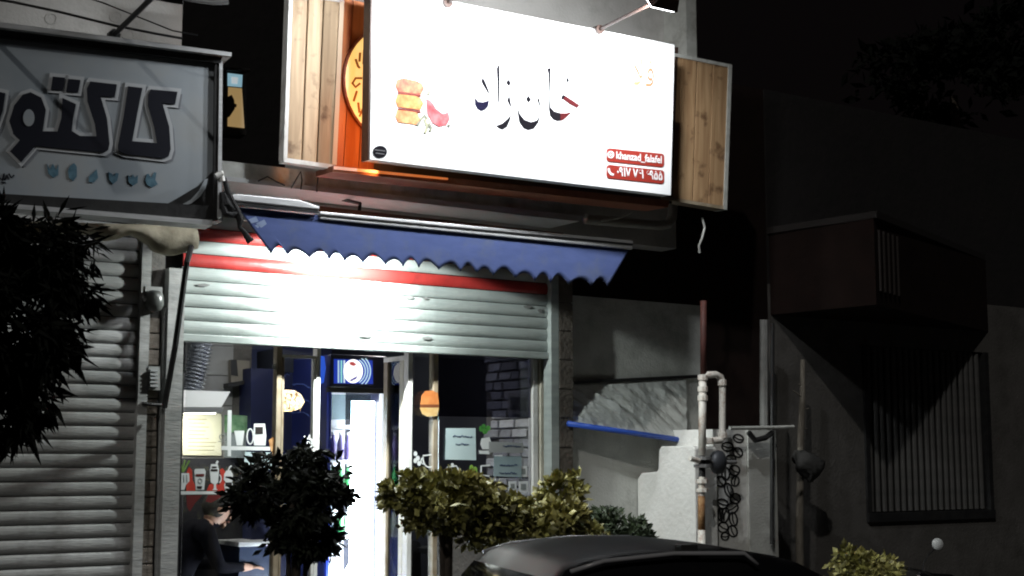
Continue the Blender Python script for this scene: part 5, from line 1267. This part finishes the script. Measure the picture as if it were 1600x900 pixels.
# weathered post with a bag hung on it
PP = Plane((0, SY - .28, 0))
po = thing('wooden_post', (PP.p(1250, 840).x, SY - .28, .16), 'crooked weathered pole standing in front of the dark house', 'pole')
p = PP.p(1249, 835)
MB().path([PP.p(1254, 562), PP.p(1254, 620), PP.p(1251, 680), PP.p(1250, 760), p, Vector((p.x, p.y, .16))], [.016, .022, .026, .028, .03, .034], 10).build('shaft', M_BAMBOO, po, smooth=True)
for (x, y, dx, dy) in ((1254, 603, -6, -3), (1253, 620, -14, -10), (1252, 640, 12, -2), (1251, 668, 10, 2)): MB().path([PP.p(x, y), PP.p(x + dx, y + dy)], [.008, .004], 6).build('twig_stub', M_BAMBOO, po)
bg_ = MB(); rd = random.Random(6); rr_ = []
for i in range(9):
    t = i / 8; c = PP.p(1250 + 18 * math.sin(t * 2), 706 + 46 * t, .07); r_ = .02 + .11 * math.sin(math.pi * min(1, t * 1.05 + .05)) ** .7
    rr_.append([c + Vector((r_ * math.cos(a) * (1 + .25 * math.sin(3 * a + i)), .6 * r_ * math.sin(a), .015 * math.sin(4 * a + i))) for a in [2 * math.pi * k_ / 14 for k_ in range(14)]])
tag(bg_.rings(rr_).build('hanging_bag', mat('dark_bag', (.05, .05, .048), .8, bump=.4, bscale=20), smooth=True), 'dark crumpled bag tied to the weathered pole', 'bag')

# ------------------------------------------------------------------ plants
def bush(name, label, blobs, n, size, m, stems, cat='bush', seed=1, sm=M_BARK, **kw):
    base = stems[0][0][0]
    t = thing(name, base, label, cat)
    for pts, r0 in stems:
        k_ = len(pts); MB().path(pts, [r0 * (1 - .6 * i / (k_ - 1)) for i in range(k_)], 7).build('stem', sm, t, smooth=True)
    leaves(MB(), blobs, n, size, seed, **kw).build('foliage', m, t)
    return t
def blob(px, py, Y, rx, ry, rz): return (at(px, py, Y), (rx, ry, rz))
BY = -1.45
def stem(px, Y, *up):
    b = at(px, 860, Y); return [Vector((b.x, Y, .16))] + [at(x, y, Y) for x, y in up]
bush('clipped_shrub', 'yellow green clipped shrub with flat crown before the doorway',
     [blob(662, 775, BY, .20, .22, .085), blob(628, 762, BY, .10, .14, .06), blob(705, 765, BY, .17, .2, .09), blob(740, 790, BY, .15, .2, .10), blob(690, 810, BY, .17, .2, .07), blob(735, 765, BY, .10, .14, .06)], 5600, .05, M_LEAFH,
     [(stem(700, BY, (698, 840), (690, 805)), .03), (stem(700, BY, (704, 830), (735, 790)), .02), (stem(700, BY, (690, 835), (640, 775)), .02)], seed=3, aspect=.62, clumps=14)
bush('clipped_shrub', 'yellow green shrub with two rounded tufts beside the right window jamb',
     [blob(805, 820, BY, .24, .22, .11), blob(880, 770, BY, .12, .14, .08), blob(870, 815, BY, .18, .2, .11), blob(760, 835, BY, .16, .18, .07), blob(900, 755, BY, .05, .06, .04), blob(830, 790, BY, .12, .14, .06), blob(925, 838, BY, .14, .14, .05)], 5800, .05, M_LEAFH,
     [(stem(835, BY, (835, 860), (850, 810)), .03), (stem(835, BY, (830, 860), (800, 825)), .02), (stem(835, BY, (850, 840), (885, 770)), .018)], seed=4, aspect=.62, clumps=14)
bush('dark_shrub', 'low dark green shrub in front of the grey wall behind the car',
     [blob(962, 835, -.75, .19, .2, .13), blob(925, 842, -.75, .13, .15, .09), blob(995, 845, -.75, .11, .14, .08), blob(945, 815, -.75, .07, .08, .05)], 1900, .06, M_LEAFM, [(stem(960, -.75, (960, 870), (958, 840)), .025)], seed=5)
SYB = -1.7
bush('young_tree', 'dark leafy young tree standing before the left window', 
     [blob(452, 772, SYB, .19, .22, .15), blob(400, 772, SYB, .11, .13, .09), blob(508, 785, SYB, .11, .13, .11), blob(470, 714, SYB, .09, .1, .06), blob(425, 738, SYB, .10, .1, .07), blob(478, 838, SYB, .15, .16, .08), blob(522, 742, SYB, .05, .06, .07), blob(385, 795, SYB, .06, .06, .04), blob(500, 850, SYB, .06, .06, .05), blob(440, 830, SYB, .08, .1, .05)], 5200, .06, M_LEAFD,
     [(stem(465, SYB, (463, 860), (455, 790), (452, 730)), .028), (stem(465, SYB, (450, 830), (405, 770)), .016), (stem(465, SYB, (480, 830), (515, 770)), .016)], cat='tree', seed=6, aspect=.4, droop=.3, clumps=15)
bush('low_bush', 'small olive bush poking up at the lower right beside the car',
     [blob(1345, 895, -1.4, .20, .2, .11), blob(1325, 872, -1.4, .08, .1, .06), blob(1375, 885, -1.4, .10, .12, .06)], 1500, .046, M_LEAFH, [(stem(1345, -1.4, (1345, 930), (1345, 890)), .025)], seed=7, aspect=.6)
# big dark tree at the left edge
TY = -2.6
b0_ = at(-70, 700, TY)
tb = thing('street_tree', (b0_.x, TY, .0), 'black silhouetted tree with narrow drooping leaves at the left edge', 'tree')
MB().path([(b0_.x, TY, 0), (b0_.x + .02, TY, 1.0), at(-60, 650, TY), at(-40, 520, TY), at(-10, 420, TY)], [.09, .075, .06, .045, .02], 10).build('trunk', M_BARK, tb, smooth=True)
for pts in (((-45, 560), (20, 470), (90, 400), (140, 385)), ((-48, 600), (20, 560), (80, 530), (130, 500)), ((-55, 640), (0, 610), (50, 580)), ((-45, 540), (-10, 430), (40, 370))):
    MB().path([at(x, y, TY + .02 * i) for i, (x, y) in enumerate(pts)], [.03, .02, .012, .006][:len(pts)], 6).build('branch', M_BARK, tb)
lv = [blob(10, 450, TY, .22, .25, .30), blob(80, 420, TY, .18, .2, .16), blob(122, 388, TY, .08, .1, .08), blob(42, 530, TY, .18, .2, .19), blob(92, 520, TY, .09, .11, .11), blob(5, 600, TY, .16, .18, .18), blob(35, 615, TY, .08, .1, .10), blob(-30, 520, TY, .2, .22, .4), blob(30, 375, TY, .16, .16, .08), blob(132, 452, TY, .05, .06, .07), blob(10, 670, TY, .06, .06, .08)]
leaves(MB(), lv, 6400, .088, 31, droop=.5, aspect=.2, surf=.7, clumps=16).build('foliage', M_LEAFT, tb)
# far dark tree behind the house
ft = thing('far_tree', (at(1500, 200, 6).x, 6, 0), 'barely visible dark tree crown above the unlit house', 'tree')
q = WL[ft.name]; MB().path([q, q + Vector((0.1, 0, 3.0)), at(1490, 150, 6)], [.2, .16, .06], 8).build('trunk', M_BARK, ft)
leaves(MB(), [blob(1500, 120, 6, 1.3, 1.2, .7), blob(1410, 90, 6, .7, .8, .4), blob(1590, 70, 6, 1.2, 1.2, .8)], 3000, .22, 12).build('crown', M_LEAFT, ft)

# ------------------------------------------------------------------ parked car
NYc, FYc = -3.92, -2.32; ZR = 1.515
cxl, cxr = at(742, 893, -3.65).x + .40, at(1300, 893, -3.65).x; CL = cxr - cxl
car = thing('parked_car', ((cxl + cxr) / 2, (NYc + FYc) / 2, 0), 'glossy black hatchback parked at the kerb, only its roof showing', 'car')
yc = (NYc + FYc) / 2; hw = (FYc - NYc) / 2
def sect(x, zs, zbelt, wd, zcrown=None):
    """one station of the body shell: points from the near sill over the top to the far sill"""
    zc_ = zcrown if zcrown else zbelt
    L = [(-wd, zs), (-wd - .01, (zs + zbelt) * .5), (-wd + .02, zbelt - .06), (-wd + .06, zbelt), (-wd * .5, zc_), (0, zc_ + .012)]
    return [Vector((x, yc + a, b)) for a, b in L] + [Vector((x, yc - a, b)) for a, b in L[-2::-1]]
xf, xr_ = cxl - 1.25, cxr + .35
st_ = [(xf, .45, .62, .55, .64), (xf + .10, .30, .76, .70, .80), (xf + .5, .22, .86, .78, .90), (cxl - .15, .2, .95, .80, .99), (cxl + .5, .2, .98, .80, 1.0), (cxr - .4, .2, 1.0, .80, 1.02), (cxr + .1, .22, 1.0, .78, 1.02), (xr_ - .05, .3, .96, .72, .97), (xr_, .42, .80, .66, .80)]
MB().rings([sect(*s_) for s_ in st_]).build('body', M_CAR, car, smooth=True, bevel=0)
# cabin: belt line to roof, with curved windscreen at the left and hatch at the right
rb = [(cxl - .32, .98, .99, .66), (cxl - .02, 1.30, 1.31, .60), (cxl + .12, 1.455, 1.462, .575), (cxl + .20, ZR - .035, ZR - .026, .57), (cxl + .36, ZR - .012, ZR - .002, .57), (cxl + .44 * CL, ZR - .004, ZR + .006, .57), (cxl + .60 * CL, ZR - .008, ZR + .003, .565), (cxr - .42, ZR - .026, ZR - .012, .555), (cxr - .2, ZR - .085, ZR - .05, .545), (cxr - .05, 1.36, 1.39, .54), (cxr + .08, 1.22, 1.24, .56), (cxr + .2, 1.0, 1.01, .60)]
rs = []
for x, ze, zm, wd in rb:
    L = [(-.72, .96), (-.72 + (.72 - wd) * .5, .96 + (ze - .96) * .55), (-wd - .012, ze - .05 if ze > 1.1 else ze), (-wd + .025, ze - .008), (-wd + .09, ze + (zm - ze) * .45), (-wd * .45, zm - .003), (0, zm)]
    rs.append([Vector((x, yc + a, max(b, .95))) for a, b in L] + [Vector((x, yc - a, max(b, .95))) for a, b in L[-2::-1]])
MB().rings(rs).build('cabin', M_CAR, car, smooth=True)
def side_glass(x0, x1, x2, x3, name, s_):
    def sp(x, z):
        t = (z - .96) / (ZR - .05 - .96); return Vector((x, yc + s_ * (.735 - (.735 - .585) * t), z))
    MB().prism([sp(x0, 1.0), sp(x1, ZR - .085), sp(x2, ZR - .085), sp(x3, 1.0)], (0, s_ * .006, 0)).build(name, M_CARGLASS, car)
for s_ in (-1, 1):
    side_glass(cxl - .2, cxl + .24, cxl + .50 * CL, cxl + .50 * CL, 'side_window', s_); side_glass(cxl + .54 * CL, cxl + .54 * CL, cxl + .80 * CL, cxl + .84 * CL, 'side_window', s_)
    MB().path([(cxl + .12, yc + s_ * .60, 1.445), (cxl + .25, yc + s_ * .60, ZR - .035), (cxl + .4 * CL, yc + s_ * .60, ZR - .012), (cxl + .62 * CL, yc + s_ * .598, ZR - .016), (cxl + .66 * CL, yc + s_ * .606, ZR - .06)], .009, 6).build('roof_gutter', mat('gutter_highlight', (.30, .30, .31), .25), car, smooth=True)  # pale colour paints the highlight along the roof edge
    MB().box(cxl + .1, cxl + .24, yc + s_ * .80, yc + s_ * .96, 1.0, 1.1).build('wing_mirror', M_CAR, car, bevel=.03)
    for xx in (xf + .72, xr_ - .55):
        wh = MB().lathe((xx, yc + s_ * .70, .29), [(.16, -.09), (.27, -.09), (.29, -.06), (.29, .06), (.27, .09), (.16, .09)], axis=(0, 1, 0), n=28).build('wheel', M_RUBBER, car, smooth=True)
        MB().lathe((xx, yc + s_ * .79, .29), [(.17, 0), (.165, s_ * .012), (.06, s_ * .004), (0, s_ * .01)], axis=(0, 1, 0), n=20).build('rim', M_ALU, wh)
    MB().box(xf - .01, xf + .08, yc + s_ * .58 - .1, yc + s_ * .58 + .1, .62, .74).build('headlight', M_CHROME, car, bevel=.02)
MB().prism([Vector((cxl - .26, yc - .60, 1.03)), Vector((cxl + .07, yc - .53, 1.405)), Vector((cxl + .07, yc + .53, 1.405)), Vector((cxl - .26, yc + .60, 1.03))], (-.012, 0, .008)).build('windscreen', M_CARGLASS, car)
q = Vector((cxl + .60, yc - .56, ZR - .015)); car.rotation_euler.z = R(-17); car.location.x += .12
MB().box(q.x - .035, q.x + .035, q.y - .03, q.y + .03, q.z, q.z + .035).build('roof_bracket', M_BLACK, car, bevel=.004)

# motorbike at the right: only its mirror shows
MY = -1.0
mc = at(1465, 850, MY)
mo = thing('motorbike', (mc.x, MY, 0), 'motorbike in the dark with one pale round mirror showing', 'motorbike')
MB().lathe(mc, [(0, -.02), (.035, -.015), (.042, 0), (.040, .006), (0, .008)], axis=(-.5, -.85, .1), n=20).build('mirror', mat('mirror_face', (.55, .57, .57), .35), mo, smooth=True)
hb_ = at(1442, 893, MY)
MB().path([mc + Vector((0, .02, -.03)), at(1450, 868, MY), at(1443, 880, MY), hb_], .005, 6).build('mirror_stem', M_BLACK, mo)
MB().path([hb_ + Vector((-.06, -.28, -.05)), hb_, hb_ + Vector((.1, .2, .0)), hb_ + Vector((.04, .5, -.05))], .013, 8).build('handlebar', M_CHROME, mo)
MB().path([hb_ + Vector((.1, .1, .0)), hb_ + Vector((-.25, .1, -.85))], .025, 8).build('fork', M_CHROME, mo)
zl = hb_.z
for dx in (-.3, .95):
    c = Vector((hb_.x + dx, MY + .1, .29)); wh = MB().lathe(c, [(.22, -.04), (.27, -.045), (.29, 0), (.27, .045), (.22, .04)], axis=(0, 1, 0), n=28).build('wheel', M_RUBBER, mo, smooth=True)
    MB().lathe(c, [(.03, -.05), (.21, -.015), (.21, .015), (.03, .05)], axis=(0, 1, 0), n=20).build('rim', M_ALU, wh)
MB().path([hb_ + Vector((.15, .1, -.12)), hb_ + Vector((.35, .1, -.16)), hb_ + Vector((.55, .1, -.26))], [.10, .13, .08], 12).build('tank', M_CAR, mo, smooth=True)
MB().path([hb_ + Vector((.5, .1, -.28)), hb_ + Vector((.8, .1, -.28)), hb_ + Vector((1.1, .1, -.2))], [.09, .10, .07], 10).build('seat', M_RUBBER, mo, smooth=True)
MB().box(hb_.x + .1, hb_.x + .5, MY - .02, MY + .22, .25, .55).build('engine', M_ALU, mo, bevel=.03)
MB().path([hb_ + Vector((.05, .1, -.2)), (hb_.x + .3, MY + .1, .5), (hb_.x + .95, MY + .1, .29)], .025, 8).build('frame', M_BLACK, mo)
